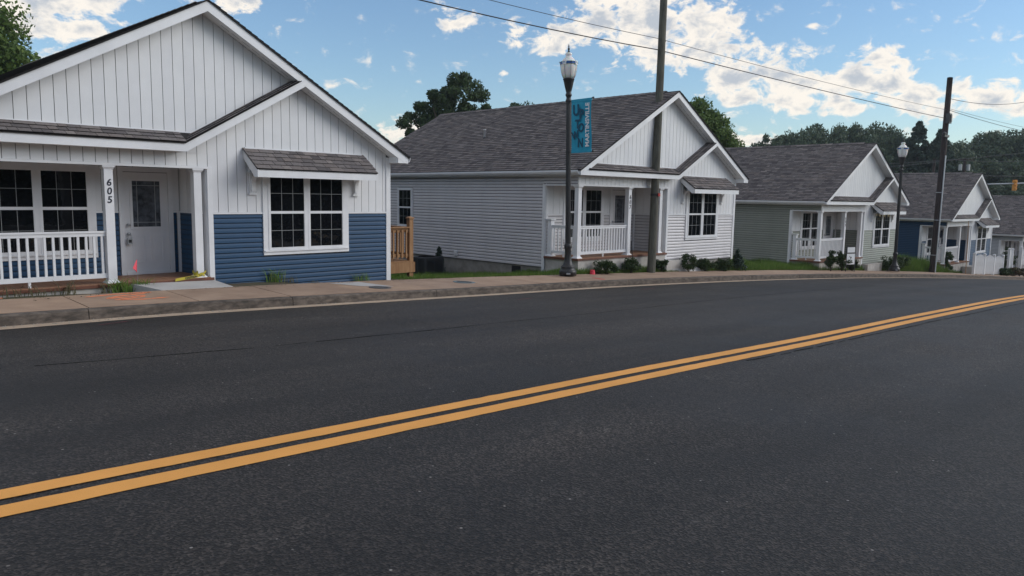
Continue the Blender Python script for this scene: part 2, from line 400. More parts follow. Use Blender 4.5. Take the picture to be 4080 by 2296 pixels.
# ------------------------------------------------------------------ ground shape
def hermite(xs, ys):
    xs = np.array(xs, float); ys = np.array(ys, float)
    m = np.gradient(ys, xs)
    def f(x):
        x = np.clip(np.asarray(x, float), xs[0], xs[-1]); i = np.clip(np.searchsorted(xs, x)-1, 0, len(xs)-2)
        h = xs[i+1]-xs[i]; t = (x-xs[i])/h
        return (2*t**3-3*t**2+1)*ys[i]+(t**3-2*t**2+t)*h*m[i]+(-2*t**3+3*t**2)*ys[i+1]+(t**3-t**2)*h*m[i+1]
    return f
_zp = hermite([-80,-30,0,6.3,10.6,16,21,26,32,38.5,43.3,61.5,90,130,200], [2.4,.95,.05,-.195,-.36,-.54,-.74,-.97,-1.27,-1.63,-1.93,-3.18,-5.2,-7.4,-9])
Yk = hermite([-80,-30,-10,2.1,4.2,7,9,12,16,20,25,30,40,57,80,110,160], [3,8.6,11.2,12.15,12.45,12.6,12.68,12.72,12.74,12.72,12.66,12.5,11.95,11.3,9.6,6,-3])
Yin = hermite([-80,-30,-10,2.4,4.8,8,10.3,13.8,16.3,22,28,33,41,45,65,90,130,160], [4.8,10.4,12.9,13.72,14.12,14.48,14.6,14.46,14.3,14.28,14.15,13.9,13.55,13.35,13.0,10.4,5.2,-1])
def zwalk(x, y): return _zp(x)+.02*(y-14)
KH = .16
def zroad(x, y):
    d = Yk(x)-y
    return _zp(x)+.02*(Yk(x)-14)-KH+np.where(d < 7.2, .024*d, .024*7.2-.018*(d-7.2))
def nearest_walk(x): return zwalk(x, Yin(x))
CP = np.array([(-20,20,.6),(-5,22,.2),(1.7,15,-.15),(6.3,15.1,-.21),(10.7,15.3,-.43),(4,25,-.2),(10,25,-.9),(12,17.5,-.72),(13,21,-1.0),(14.5,16,-.68),(16.1,21,-1.12),(17,18,-.90),
     (17,19.6,-1.06),(17,15.9,-.66),(17,14.65,-.50),(19.5,14.5,-.50),(23,14.4,-.56),(26,14.4,-.66),(16.5,26,-1.4),(21,20,-.8),(26.5,17,-.9),(29,15.5,-1.08),(29,20,-1.15),(31.5,16,-1.14),
     (32.3,14,-1.2),(36,13.9,-1.34),(41,13.9,-1.46),(44,15,-1.75),(44,20,-1.9),(47.6,14.7,-2.02),(48,13.5,-2.22),(52,13.4,-2.35),(56.6,13.4,-2.55),(59,16,-2.9),(62,13.6,-3.25),(66,13,-3.5),(72,13,-3.8),
     (30,35,-1.8),(50,35,-2.8),(70,30,-4),(80,20,-4.6),(10,45,-1.5),(40,60,-3.2),(70,60,-5),(100,40,-5.5),(130,35,-6),(150,70,-5),(-40,60,1),(60,120,-4),(200,100,-6),(150,10,-8.2),(0,150,0),(250,200,-5)], float)
def ground(x, y):
    x = np.atleast_1d(np.asarray(x, float)); y = np.atleast_1d(np.asarray(y, float))
    d = (x[:, None]-CP[None, :, 0])**2+(y[:, None]-CP[None, :, 1])**2+.15
    w = d**-1.7
    g = (w*CP[None, :, 2]).sum(1)/w.sum(1)
    t = np.clip((y-Yin(x))/.55, 0, 1); t = t*t*(3-2*t)
    return (zwalk(x, Yin(x))-.015)*(1-t)+g*t
def gz(x, y): return float(ground(x, y)[0])

def sheet(name, X, Yf, zf, mat, dz=0.0):
    """strip following the road: X stations, Yf list of functions of x"""
    m = MB(); n = len(Yf)
    vs = []
    for x in X:
        for f in Yf:
            y = float(f(x)); vs.append((x, y, float(zf(x, y))+dz))
    fs = [(i*n+j, (i+1)*n+j, (i+1)*n+j+1, i*n+j+1) for i in range(len(X)-1) for j in range(n-1)]
    m.add(vs, fs)
    return m.obj(name, mat, smooth=True)
XS = np.concatenate([np.arange(-60, -6, 3), np.arange(-6, 70, .5), np.arange(70, 150, 2)])

# road, markings, gutter
tag(sheet('road', XS, [(lambda x, k=k: Yk(x)-.28-k) for k in (15.2,12,9.5,7.6,7.2,6.8,5.5,4,2.5,1.2,0)], zroad, 'asphalt'), kind='structure')
tag(sheet('gutter', XS, [lambda x: Yk(x)-.33, lambda x: Yk(x)+.02], zroad, 'gutter', .005), kind='structure')
# centre lines: measured offsets from the kerb
Yl = hermite([-80,-30,-8,0.8,3.83,6.7,12.0,17.2,26.8,36,48,60,90,130,160], [-4.0,2.0,4.55,4.838,4.898,4.96,5.01,5.08,5.28,5.15,4.75,4.2,2.6,-1.3,-8])
def stripe(a, b, seed):
    r_ = np.random.default_rng(seed)
    XX = np.concatenate([np.arange(-50, -3, 2.5), np.arange(-3, 14, .12), np.arange(14, 45, .35), np.arange(45, 140, 1.5)])
    m = MB(); vs = []
    for x in XX:
        j = r_.normal(0, .0022, 2) if -3 < x < 14 else (0, 0)
        ya, yb = float(Yl(x))-a+j[0], float(Yl(x))-b+j[1]
        vs += [(x, ya, float(zroad(x, ya))+.004), (x, yb, float(zroad(x, yb))+.004)]
    m.add(vs, [(2*i, 2*i+1, 2*i+3, 2*i+2) for i in range(len(XX)-1)])
    return tag(m.obj('road_marking', 'yellow'), kind='structure')
stripe(0, .155, 1)
stripe(.250, .413, 2)
def seam(fn, x0, x1, w, seed):
    r_ = np.random.default_rng(seed); XX = np.arange(x0, x1, .14); vs = []
    y = 0.0; ws = []
    for x in XX:
        y = .85*y+r_.normal(0, .006); ws.append(y)
    m = MB()
    for x, dy in zip(XX, ws):
        ww = w*(.35+.65*abs(math.sin(x*1.7+seed))*r_.uniform(.5, 1)); yy = float(fn(x))+dy
        vs += [(x, yy+ww, float(zroad(x, yy))+.0035), (x, yy-ww, float(zroad(x, yy))+.0035)]
    m.add(vs, [(2*i, 2*i+1, 2*i+3, 2*i+2) for i in range(len(XX)-1) if r_.random() > .06])
    return tag(m.obj('road_seam', 'butt'), kind='structure')
seam(lambda x: Yl(x)-.50-.012*(x-9), 8.5, 40, .018, 3)
seam(lambda x: 8.78-.09*(x-1.5) if x < 4 else 8.55+.02*(x-4), 0, 7, .016, 5)
seam(lambda x: 8.62+.035*(x-6.5), 6.5, 26, .011, 8)

# kerb and sidewalk
kb = MB()
ks = np.arange(-23.45, 120, 3.45)+6.75-6.9*0
kj = [6.75+3.45*k for k in range(-8, 34)]
kerb_bed = sheet('kerb', XS, [lambda x: Yk(x)+.012, lambda x: Yk(x)+.14], lambda x, y: zwalk(x, y)-.03, 'kerb')
tag(kerb_bed, kind='structure')
for a, b in zip(kj[:-1], kj[1:]):
    if b < -6 or a > 75: continue
    m = MB(); xs_ = np.linspace(a+.006, b-.006, 7); vs = []
    jz, jy = random.uniform(-.003, .003), random.uniform(-.004, .004)
    for x in xs_:
        y0 = float(Yk(x))+jy; zt = float(zwalk(x, y0))+jz
        vs += [(x, y0-.022, zt-KH-.05), (x, y0-.004, zt-.022), (x, y0+.02, zt), (x, y0+.15, zt+.002), (x, y0+.15, zt-.2)]
    fs = [(i*5+j, i*5+j+1, (i+1)*5+j+1, (i+1)*5+j) for i in range(6) for j in range(4)]
    fs += [(0,1,2,3,4)[::-1], tuple(30+j for j in range(5))]
    m.add(vs, fs); m.obj('kerb_stone', 'kerb', kerb_bed)
walk = tag(sheet('sidewalk', XS, [lambda x: Yk(x)+.12, lambda x: .5*(Yk(x)+Yin(x)), lambda x: Yin(x)-.01], lambda x, y: zwalk(x, y)-.03, 'kerb'), kind='structure')
sj = [3.35+1.72*k for k in range(-7, 42)]
for a, b in zip(sj[:-1], sj[1:]):
    m = MB(); n = 4; vs = []; jz = [random.uniform(-.003, .003) for _ in range(2)]
    for x in np.linspace(a+.010, b-.010, n):
        y0, y1 = float(Yk(x))+.156, float(Yin(x))
        t = (x-a)/(b-a)
        for y in (y0, (y0+y1)/2, y1):
            vs.append((x, y, float(zwalk(x, y))+.002+jz[0]*(1-t)+jz[1]*t))
    top = len(vs); vs += [(x, y, z-.08) for x, y, z in vs]
    fs = [(i*3+j, (i+1)*3+j, (i+1)*3+j+1, i*3+j+1) for i in range(n-1) for j in range(2)]
    edge = [0,1,2]+[i*3+2 for i in range(1, n)]+[(n-1)*3+1, (n-1)*3]+[i*3 for i in range(n-2, 0, -1)]
    fs += [(edge[i], edge[(i+1) % len(edge)], edge[(i+1) % len(edge)]+top, edge[i]+top) for i in range(len(edge))]
    m.add(vs, fs); m.obj('sidewalk_slab', 'walk', walk)

# ground behind the sidewalk and across the road
TT = [-.03,.0,.1,.2,.32,.45,.6,.8,1.1,1.5,2,2.6,3.3,4.2,5.2,6.5,8,10,13,17,22,28,36,46,60,80,110,150,210,300]
XG = np.concatenate([np.arange(-120, -6, 6), np.arange(-6, 76, .6), np.arange(76, 150, 5), np.arange(150, 420, 20)])
XX, T2 = np.meshgrid(XG, TT, indexing='ij')
YY = Yin(XX)+T2
ZZ = ground(XX.ravel(), YY.ravel()).reshape(XX.shape)
ZZ += np.where(T2 > 1.2, rng.normal(0, .012, XX.shape), 0)
ZZ[:, 0] -= .06
gm = MB(); nT = len(TT)
gm.add(list(zip(XX.ravel().tolist(), YY.ravel().tolist(), ZZ.ravel().tolist())),
       [(i*nT+j, (i+1)*nT+j, (i+1)*nT+j+1, i*nT+j+1) for i in range(len(XG)-1) for j in range(nT-1)])
tag(gm.obj('ground', 'soil', smooth=True), kind='structure')
tag(sheet('verge', np.concatenate([np.arange(-120, -60, 10), XS, np.arange(150, 420, 20)]),
          [lambda x: Yk(x)-300, lambda x: Yk(x)-60, lambda x: Yk(x)-19, lambda x: Yk(x)-15.4],
          lambda x, y: zroad(x, Yk(x)-15.5)+.12, 'soil'), kind='structure')

# ------------------------------------------------------------------ houses
SL = .5604           # roof slope
HA, HE, HEt, OF, E = 5.654, 2.803, 2.959, .346, 4.82
P_ = 1.29            # porch depth
LEN = 11.87
mesh_cache = {}
def cached(key, fn):
    if key not in mesh_cache: mesh_cache[key] = fn()
    return mesh_cache[key]
def shingle_mesh(w, e):
    def mk():
        m = MB(); t = .017
        L = e*1.18
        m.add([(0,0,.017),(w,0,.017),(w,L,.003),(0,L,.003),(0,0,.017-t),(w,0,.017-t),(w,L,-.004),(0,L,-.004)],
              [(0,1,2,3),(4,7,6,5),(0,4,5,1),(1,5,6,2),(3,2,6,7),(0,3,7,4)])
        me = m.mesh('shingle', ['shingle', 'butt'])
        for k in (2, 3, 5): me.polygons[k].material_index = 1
        return me
    return cached(('sh', w, e), mk)
WID = (.15, .20, .26, .33)
def shingles(parent, root_w, O, a, b, width, length, e, single, lift=.002, shear=0.0, r=None):
    """rows of laminated tabs on a slope. O corner, a along course, b up the slope; `single` nearest tabs become objects"""
    r = r or random
    O, a, b = Vector(O), Vector(a).normalized(), Vector(b).normalized()
    n = a.cross(b).normalized()
    rows = int(length/e+.001); tabs = []
    for k in range(rows):
        x = 0.0; first = True
        sx = shear*k*e
        while x < width-.01:
            w = r.choice(WID)
            if first: w = r.choice(WID)*r.choice((.6, 1)); first = False
            ww = min(w, width-x)
            key = ww if ww not in WID else ww
            tabs.append((k, x+sx, round(ww, 2), r.uniform(0, .004)))
            x += w
    items = []
    for k, x, w, j in tabs:
        p = O+a*(x+.002)+b*(k*e)+n*(lift+j)
        c = root_w @ (p+a*w/2)
        items.append(((c-Vector(EYE)).length, p, w))
    items.sort(key=lambda q: q[0])
    Rm = Matrix((a, b, n)).transposed().to_4x4()
    for d, p, w in items[:single]:
        if w < .04: continue
        put('shingle', shingle_mesh(max(w-.006, .03), e), parent, mat4=Matrix.Translation(p) @ Rm)
    rest = items[single:]
    if rest:
        m = MB()
        for d, p, w in rest:
            w = max(w-.006, .03); L = e*1.18
            q = [p+a*u+b*v+n*z for u, v, z in ((0,0,.017),(w,0,.017),(w,L,.003),(0,L,.003),(0,0,.000),(w,0,.000))]
            m.add(q, [(0,1,2,3),(0,4,5,1),(1,5,2),(0,3,4)])
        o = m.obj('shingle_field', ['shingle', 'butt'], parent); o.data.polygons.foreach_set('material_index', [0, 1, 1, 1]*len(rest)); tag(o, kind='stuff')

def lap(length, h):
    """one siding course along +x, outward -y"""
    def mk():
        m = MB()
        g = .013
        pr = [(-.025, g), (-.027, g+.006), (-.0235, g+(h-g)*.45), (-.022, g+(h-g)*.60), (-.005, h)]
        n = len(pr)
        m.add([(0, y, z) for y, z in pr]+[(length, y, z) for y, z in pr]+[(0,0,g),(0,0,h),(length,0,g),(length,0,h)],
              [(i, i+n, i+n+1, i+1) for i in range(n-1)]+[(0, 2*n, 2*n+2, n), (n-1, 2*n-1, 2*n+3, 2*n+1), tuple(range(n))+(2*n+1, 2*n), tuple(range(2*n-1, n-1, -1))+(2*n+2, 2*n+3)])
        return m
    return mk
def siding(parent, mat, x0, x1, z0, z1, base, holes=(), e=.1016):
    """horizontal boards on a wall plane; base(x) gives a Matrix for local x"""
    k = 0; z = z0
    while z < z1-.01:
        h = min(e, z1-z)
        segs = [(x0, x1)]
        for (a, b, c, d) in holes:
            if z+h*.5 > c and z+h*.5 < d:
                segs = [s for (p, q) in segs for s in ((p, min(q, a)), (max(p, b), q)) if s[1]-s[0] > .02]
        for p, q in segs:
            me = cached(('lap', round(q-p, 3), round(h, 4), mat), lambda: lap(q-p, h)().mesh('siding_board', mat))
            put('siding_board', me, parent, mat4=base @ Matrix.Translation((p, 0, z)))
        z += e
def battens(parent, poly, base, pitch=.203, x0=0.0, mat='vinyl', gap=.011, t=.014):
    """vertical board panels clipped to a polygon in (x, z)"""
    xs = [p[0] for p in poly]
    k = math.floor((min(xs)-x0)/pitch)
    while x0+k*pitch < max(xs):
        lo, hi = x0+k*pitch+gap/2, x0+(k+1)*pitch-gap/2
        P = clipx(poly, lo, hi)
        if len(P) >= 3 and area(P) > .002:
            key = ('bb', mat, tuple((round(a, 3), round(b, 3)) for a, b in P))
            def mk(P=P):
                m = MB(); m.prism(P[::-1] if False else P, -t, 0.0)
                return m.mesh('wall_panel', mat)
            put('wall_panel', cached(key, mk), parent, mat4=base)
        k += 1
def window(parent, base, units, z0, z1, casing=.10, rows=2, cols=3, zm=None, u0=None, u1=None, sill=True):
    """a mulled window: units = [(x0,x1) of the glass], glass from z0 to z1; base maps x along the wall, -y outward"""
    zm = zm or (z0+z1)/2
    a, b = units[0][0]-.055, units[-1][1]+.055
    m = MB()
    A, B = (u0 if u0 is not None else a-casing), (u1 if u1 is not None else b+casing)
    ZB, ZT = z0-.055-casing, z1+.055+casing*.8
    m.box(A, a, -.045, .0, ZB+casing, ZT-casing*.8); m.box(b, B, -.045, .0, ZB+casing, ZT-casing*.8)
    m.box(A, B, -.045, .0, ZT-casing*.8, ZT); m.box(A, B, -.05, .0, ZB, ZB+casing)
    for (p, q) in units:      # vinyl frame and sashes
        m.box(p-.055, p, -.055, -.001, z0-.055, z1+.055); m.box(q, q+.055, -.055, -.001, z0-.055, z1+.055)
        m.box(p, q, -.055, -.001, z0-.055, z0); m.box(p, q, -.055, -.001, z1, z1+.055)
        m.box(p, q, -.052, -.001, zm-.028, zm+.028)
    for (p, q), (r_, s) in zip(units[:-1], units[1:]):
        m.box(q+.055, r_-.055, -.05, -.001, z0-.055, z1+.055)
    w = put('window', cached(('win', parent.name.split('.')[0], tuple(units), z0, z1, A, B, zm), lambda: m.mesh('window', 'trim')), parent, mat4=base)
    if sill:
        s = MB().box(A+.02, B-.02, -.075, -.046, z0-.085, z0-.06); s.obj('sill', 'trim', w)
    for (p, q) in units:
        for k, (c, d) in enumerate(((z0, zm-.028), (zm+.028, z1))):
            y = -.022 if k == 0 else -.036
            pw = MB().box(p-.004, q+.004, y, y+.006, c-.004, d+.004)
            put('pane', cached(('pane', p, q, c, d), lambda: pw.mesh('pane', 'glass')), w)
            g = MB()
            for i in range(1, cols): 
                x = p+(q-p)*i/cols; g.box(x-.004, x+.004, y-.004, y-.0005, c, d)
            for i in range(1, rows):
                z = c+(d-c)*i/rows; g.box(p, q, y-.006, y-.0035, z-.004, z+.004)
            put('grille', cached(('gr', p, q, c, d), lambda: g.mesh('grille', 'grille')), w)
    return w

def house(spec):
    uc, ucw, uj, zj, ujw, zjw = spec['gable']
    col = spec['color']
    root = thing(spec['name'], spec['label'], 'house', spec['loc'], spec['yaw'], 'gabled bungalows along the street')
    bpy.context.view_layer.update()
    RW = Matrix.Translation(spec['loc']) @ Matrix.Rotation(spec['yaw'], 4, 'Z')
    I = Matrix.Identity(4)
    LS = Matrix.Translation((-4.5, 0, 0)) @ Matrix.Rotation(-math.pi/2, 4, 'Z')    # x -> -v ; outward -u
    RS = Matrix.Translation((4.5, 0, 0)) @ Matrix.Rotation(math.pi/2, 4, 'Z')      # x -> v ; outward +u
    near = spec['near']
    rr = random.Random(spec['seed'])
    # foundation
    MB().box(-4.47, 4.47, P_+.03, LEN-.3, -1.6, 0).box(.06, 4.47, .03, P_+.03, -1.6, 0).obj('foundation', 'concrete', root)
    MB().box(-4.47, .055, -.03, P_+.029, -1.3, .328).obj('porch_base', 'porchbase', root)
    # wall core
    w = MB()
    w.box(.045, 4.49, .005, P_, 0, 2.8); w.box(-4.49, 4.49, P_+.002, LEN-.36, 0, 2.8)
    w.box(-4.49, .044, .005, .16, 2.52, 2.8); w.box(-4.49, -4.34, .161, P_, 2.52, 2.8); w.box(-4.339, .044, .161, P_, 2.60, 2.8)
    zs = lambda u: HA-.09-SL*abs(u)
    w.prism([(-4.49, 2.801), (4.49, 2.801), (4.49, zs(4.49)), (0, zs(0)), (-4.49, zs(4.49))], .005, LEN-.36)
    wall = w.obj('wall', 'wallback', root)
    ceil = MB().box(-4.33, .04, .165, P_-.01, 2.585, 2.598).obj('porch_ceiling', 'soffit', wall)
    wh = (1.20, 3.32, .74, 2.6)
    # lower siding
    siding(wall, col, .125, 4.41, 0, 1.612, I, [wh])
    dh = spec['door']; pwu = spec['pwin']
    PB = Matrix.Translation((0, P_, 0))
    pw0, pw1 = pwu[0][0]-.155, pwu[-1][1]+.155
    siding(wall, col, -4.46, .03, .345, 1.612, PB, [(pw0, pw1, .80, 3), (dh-.11, dh+.97, 0, 3), (-.05, -.02, 0, 3)])
    PS = Matrix.Translation((.045, 0, 0)) @ Matrix.Rotation(-math.pi/2, 4, 'Z')
    siding(wall, col, -P_+.03, -.17, .345, 1.612, PS)
    if near < 4:
        sw = [(-8.83, -7.93, .98, 2.47)] if near < 4 else []
        siding(wall, col, -(LEN-.38), -P_-.09, 0, 2.76, LS, sw)
        siding(wall, col, .09, LEN-.38, 0, 2.76, RS)
        siding(wall, col, -P_-.09, -.0, 2.552, 2.76, LS)
    else:
        siding(wall, col, -P_-.09, -.0, 2.552, 2.76, LS)
        siding(wall, col, -(LEN-.38), -P_-.09, 0, 2.76, LS)
    # vertical panels
    up = [(-3.95, 3.17+.03), (ucw, 3.18+.02), (ujw, zjw+.03), (2.55, zs(2.55)+.0), (0, zs(0)), (-3.95, zs(3.95))]
    battens(wall, up, I, x0=.05)
    lo_ = [(.05, 1.65), (1.2, 1.65), (1.2, 2.6), (3.32, 2.6), (3.32, 1.65), (4.41, 1.65), (4.41, zs(4.41)), (uj+.12, zs(uj+.12)), (uc, HE+.02), (.05, HE+.02 if uc > .05 else HE+.02+.54*(.05-uc))]
    # split in three so that every clip region stays simple
    topz = lambda u: min(zs(u), (HE+.05+.545*(u-uc)) if u > uc else HE+.02)
    def poly_up(a, b, zb):
        us = sorted({a, b, *[q for q in (uc, uj, uj+.12) if a < q < b]})
        return [(a, zb), (b, zb)]+[(u, topz(u)) for u in us[::-1]]
    battens(wall, poly_up(.05, 1.2, 1.65), I, x0=.05)
    battens(wall, poly_up(1.2, 3.32, 2.4), I, x0=.05)
    battens(wall, poly_up(3.32, 4.41, 1.65), I, x0=.05)
    if uc < .05: battens(wall, [(uc, HE-.02), (.05, HE-.02), (.05, topz(.05))], I, x0=.05)
    battens(wall, [(-4.44, 2.55), (.05, 2.55), (.05, HE-.001), (-4.44, HE-.001)], I, x0=.05)
    for (a, b, zb) in ((-4.45, pw0, 1.65), (pw0, pw1, 2.50), (pw1, dh-.11, 1.65), (dh-.11, dh+.97, 2.52), (dh+.97, .03, 1.65)):
        if b-a > .03: battens(wall, [(a, zb), (b, zb), (b, 2.585), (a, 2.585)], PB, x0=.02, pitch=.30)
    battens(wall, [(-P_+.02, 1.65), (-.17, 1.65), (-.17, 2.585), (-P_+.02, 2.585)], PS, x0=-.03, pitch=.30)
    # trims
    boxes('corner_trim', 'trim', wall, (4.405, 4.499, -.034, .0, -.06, 2.935), (-4.536, -4.44, -.034, .0, 2.549, 2.80), (.03, .13, -.034, .0, 0, 2.5), (-4.535, -4.502, P_+.0, P_+.11, -.13, 2.499), (-4.50, -4.40, P_-.02, P_, .345, 2.585), (4.5, 4.53, -.034, .09, -.06, 2.8), (.012, .0445, .001, .168, .345, 2.585))
    boxes('band_trim', 'trim', wall, (.13, 1.2, -.036, .0, 1.612, 1.648), (3.32, 4.405, -.036, .0, 1.612, 1.648), (-4.45, pw0, P_-.03, P_, 1.612, 1.648), (pw1, dh-.11, P_-.03, P_, 1.612, 1.648), (dh+.97, .03, P_-.03, P_, 1.612, 1.648), (.02, .045, .17, P_-.036, 1.612, 1.648), (-.035, .022, P_-.035, P_-.0, .345, 1.611))
    boxes('beam_trim', 'trim', wall, (-4.53, .13, -.037, .0, 2.50, 2.548), (-4.535, -4.5, .0005, P_+.1, 2.50, 2.548))
    if near < 5:   # frieze under the side eaves
        boxes('frieze', 'trim', wall, (-4.53, -4.5, .01, LEN-.4, 2.762, 2.80), (4.5, 4.53, .1, LEN-.4, 2.762, 2.80))
    # roof
    za = lambda u: HA+.012-SL*abs(u)
    y0, y1 = -OF-.03, LEN
    rb = MB()
    for s in (-1, 1):
        q = [(0, za(0)), (s*(E+.03), za(E+.03)), (s*(E+.03), za(E+.03)-.03), (0, za(0)-.03)]
        rb.prism(q if s > 0 else q[::-1], y0, y1)
    roof = rb.obj('roof', 'roofbed', root)
    cl = math.hypot(1, SL); bl = (E+.03)*cl
    e = .143
    shingles(roof, RW, (-(E+.035), y1+.0, za(E+.035)), (0, -1, 0), (1, 0, SL), y1-y0+.01, bl, e, spec['single'], r=rr)
    shingles(roof, RW, (E+.035, y0, za(E+.035)), (0, 1, 0), (-1, 0, SL), y1-y0, bl, e, 0, r=rr)
    # ridge caps
    y = y0+.05; capm = cached('cap', lambda: MB().add([(-.15,-.001,-.070),(0,-.001,.022),(.15,-.001,-.070),(-.15,.33,-.081),(0,.33,.011),(.15,.33,-.081),(-.15,-.001,-.082),(0,-.001,.010),(.15,-.001,-.082)],
        [(0,1,4,3),(1,2,5,4),(6,7,1,0),(7,8,2,1)]).mesh('ridge_cap', 'shingle'))
    y = y0+.55
    while y < y1-.2:
        put('ridge_cap', capm, roof, (0, y, HA+.035)); y += .30
    # ridge vent strip
    MB().prism([(-.16, za(.16)+.0), (0, za(0)), (.16, za(.16)), (.16, za(.16)+.03), (0, za(0)+.03), (-.16, za(.16)+.03)], y0+.5, y1-.4).obj('ridge_vent', 'roofbed', roof)
    # rake fascia
    f = MB(); v0, v1 = -OF, -OF+.03
    zu = lambda u: HA-.205-SL*abs(u)
    for s in (-1, 1):
        q = [(0, HA), (s*E, HA-SL*E+.0), (s*E, HE), (s*(E-.09), HE), (0, HA-.205)]
        f.prism(q if s < 0 else q[::-1], v0, v1)
    f.obj('rake_fascia', 'trim', roof)
    fl = MB()
    fl.prism([(-E+.09, HE), (uc, HE), (uc-.03, HEt), (-E+.09-.0, HEt)], v0-.004, v1-.004)
    # gable return: lower left rake board
    nx, nz = -.5, .866
    ujt, zjt = uj-.12, zj+.10
    fl.prism([(uc, HE), (uj, zj), (ujt, zjt), (uc-.03, HEt)], v0-.004, v1-.004)
    fl.obj('porch_fascia', 'trim', roof)
    # soffits
    so = MB()
    for s in (-1, 1):
        q = [(0, zu(0)+.02), (s*(E-.1), zu(E-.1)+.02), (s*(E-.1), zu(E-.1)+.03), (0, zu(0)+.03)]
        so.prism(q if s < 0 else q[::-1], -OF+.031, -.0)
    so.box(-E+.02, -4.5, 0.0, LEN-.3, HE-.0, HE+.012); so.box(4.53, E-.02, .0, LEN-.3, HE, HE+.012)
    so.prism([(-4.5, HE+.0), (uc, HE), (uc, HE+.012), (-4.5, HE+.012)], -OF+.03, -.0)
    so.prism([(uc, HE), (uj, zj), (uj, zj+.014), (uc, HE+.014)], -OF+.03, -.0)
    so.obj('soffit', 'soffit', roof)
    # soffit vent lines along the right rake
    if near < 3:
        vn = MB(); u = .35
        while u < 4.3:
            if not (uj-.28 < u < uj+.15):
                for k, yy in enumerate((-.155, -.02)):
                    vn.prism([(u, zu(u)+.0185), (u+.16, zu(u+.16)+.0185), (u+.16, zu(u+.16)+.022), (u, zu(u)+.022)], yy, yy+.010)
            u += .21
        vn.obj('soffit_vent', 'dark', roof)
    MB().box(4.5, E-.03, -OF+.031, -.001, HE+.001, HE+.17).prism([(E-.30, HE+.002), (E-.09, HE+.002), (E-.30, zu(E-.30)+.02)], v0+.003, v1-.002).obj('eave_return', 'trim', roof)
    MB().box(-E+.03, -4.5, -OF+.031, -.001, HE+.001, HE+.17).obj('eave_return', 'trim', roof)
    boxes('eave_fascia', 'trim', roof, (-E, -E+.022, -OF+.031, LEN, HE, HEt-.02), (E-.022, E, -OF+.031, LEN, HE, HEt-.02))
    # gutters
    for s in (-1, 1):
        g = MB(); p = [(s*(E+.002), HE+.035), (s*(E+.07), HE+.035), (s*(E+.10), HE+.085), (s*(E+.10), HEt-.02), (s*(E+.09), HEt-.02), (s*(E+.088), HE+.09), (s*(E+.065), HE+.048), (s*(E+.002), HE+.048)]
        g.prism(p if s > 0 else p[::-1], -OF+.04, LEN-.05); g.obj('gutter', 'trim', roof)
    # skirt roof over the porch front
    sk = MB()
    A, B = -4.50, uc-.03
    def skq(p, q, r_, s_):
        a_, b_, c_, d_ = [Vector(x) for x in (p, q, r_, s_)]
        dn = Vector((0, 0, -.02))
        sk.add([a_, b_, c_, d_, a_+dn, b_+dn, c_+dn, d_+dn], [(0,1,2,3), (7,6,5,4), (0,4,5,1), (1,5,6,2), (2,6,7,3), (3,7,4,0)])
    vo = -OF-.03
    za1 = HEt+.012
    skq((A, vo, za1), (B, vo, za1), (ucw, 0, 3.175), (-3.70, 0, 3.175))
    skq((B, vo, za1), (ujt+.02, vo, zjt+.012), (ujw, 0, zjw), (ucw, 0, 3.175))
    skirt = sk.obj('skirt_roof', 'roofbed', roof)
    b1 = Vector((0, OF+.03, 3.175-za1))
    shingles(skirt, RW, (A+.05, vo-.012, za1), (1, 0, 0), b1, B-A-.02, b1.length, b1.length/3.02, 90 if near < 4 else 0, r=rr)
    a2 = Vector((ujt+.02-B, 0, zjt+.012-za1)); L2 = a2.length
    b2a = Vector((ucw-B, OF+.03, 3.175-za1)); b2 = b2a-a2.normalized()*b2a.dot(a2.normalized())
    shingles(skirt, RW, Vector((B, vo, za1))+a2.normalized()*.02+Vector((0, -.012, 0)), a2, b2, L2-.05, b2.length, b2.length/3.02, 60 if near < 4 else 0, shear=b2a.dot(a2.normalized())/b2.length*.9, r=rr)
    MB().prism([(-3.72, 3.172), (ucw, 3.172), (ujw, zjw), (ujw-.02, zjw+.03), (ucw-.015, 3.20), (-3.67, 3.20)], -.026, -.0).obj('flashing', 'trim', roof)
    # awning over the front window
    aw = MB(); a0, a1, out_, zt, zb = .80, 3.73, .60, 2.95, 2.53
    aw.add([(a0,-out_,zb),(a1,-out_,zb),(a1,0,zt),(a0,0,zt),(a0,-out_,zb-.03),(a1,-out_,zb-.03),(a1,0,zt-.03),(a0,0,zt-.03)],
           [(0,1,2,3),(7,6,5,4),(0,4,5,1),(1,5,6,2),(2,6,7,3),(3,7,4,0)])
    awn = aw.obj('awning', 'roofbed', root)
    ba = Vector((0, out_, zt-zb))
    shingles(awn, RW, (a0-.02, -out_-.02, zb-.004), (1, 0, 0), ba, a1-a0+.05, ba.length, ba.length/5.02, 110 if near < 5 else 0, r=rr)
    af = MB()
    af.box(a0+.025, a1-.025, -out_+.0, -out_+.025, zb-.165, zb-.012)
    for x in (a0, a1-.025):
        af.prism([(-out_-.001, zb-.165), (-out_+.12, zb-.165), (-.02, zt-.20), (-.02, zt-.012), (-out_-.001, zb-.012)], x, x+.025, 'x')
    af.obj('awning_fascia', 'trim', awn)
    MB().box(a0+.03, a1-.03, -.035, -.001, zt-.015, zt+.025).obj('flashing', 'trim', awn)
    MB().add([(a0+.03,-out_+.03,zb-.12),(a1-.03,-out_+.03,zb-.12),(a1-.03,-.02,zb-.06),(a0+.03,-.02,zb-.06)], [(3,2,1,0)]).obj('soffit', 'soffit', awn)
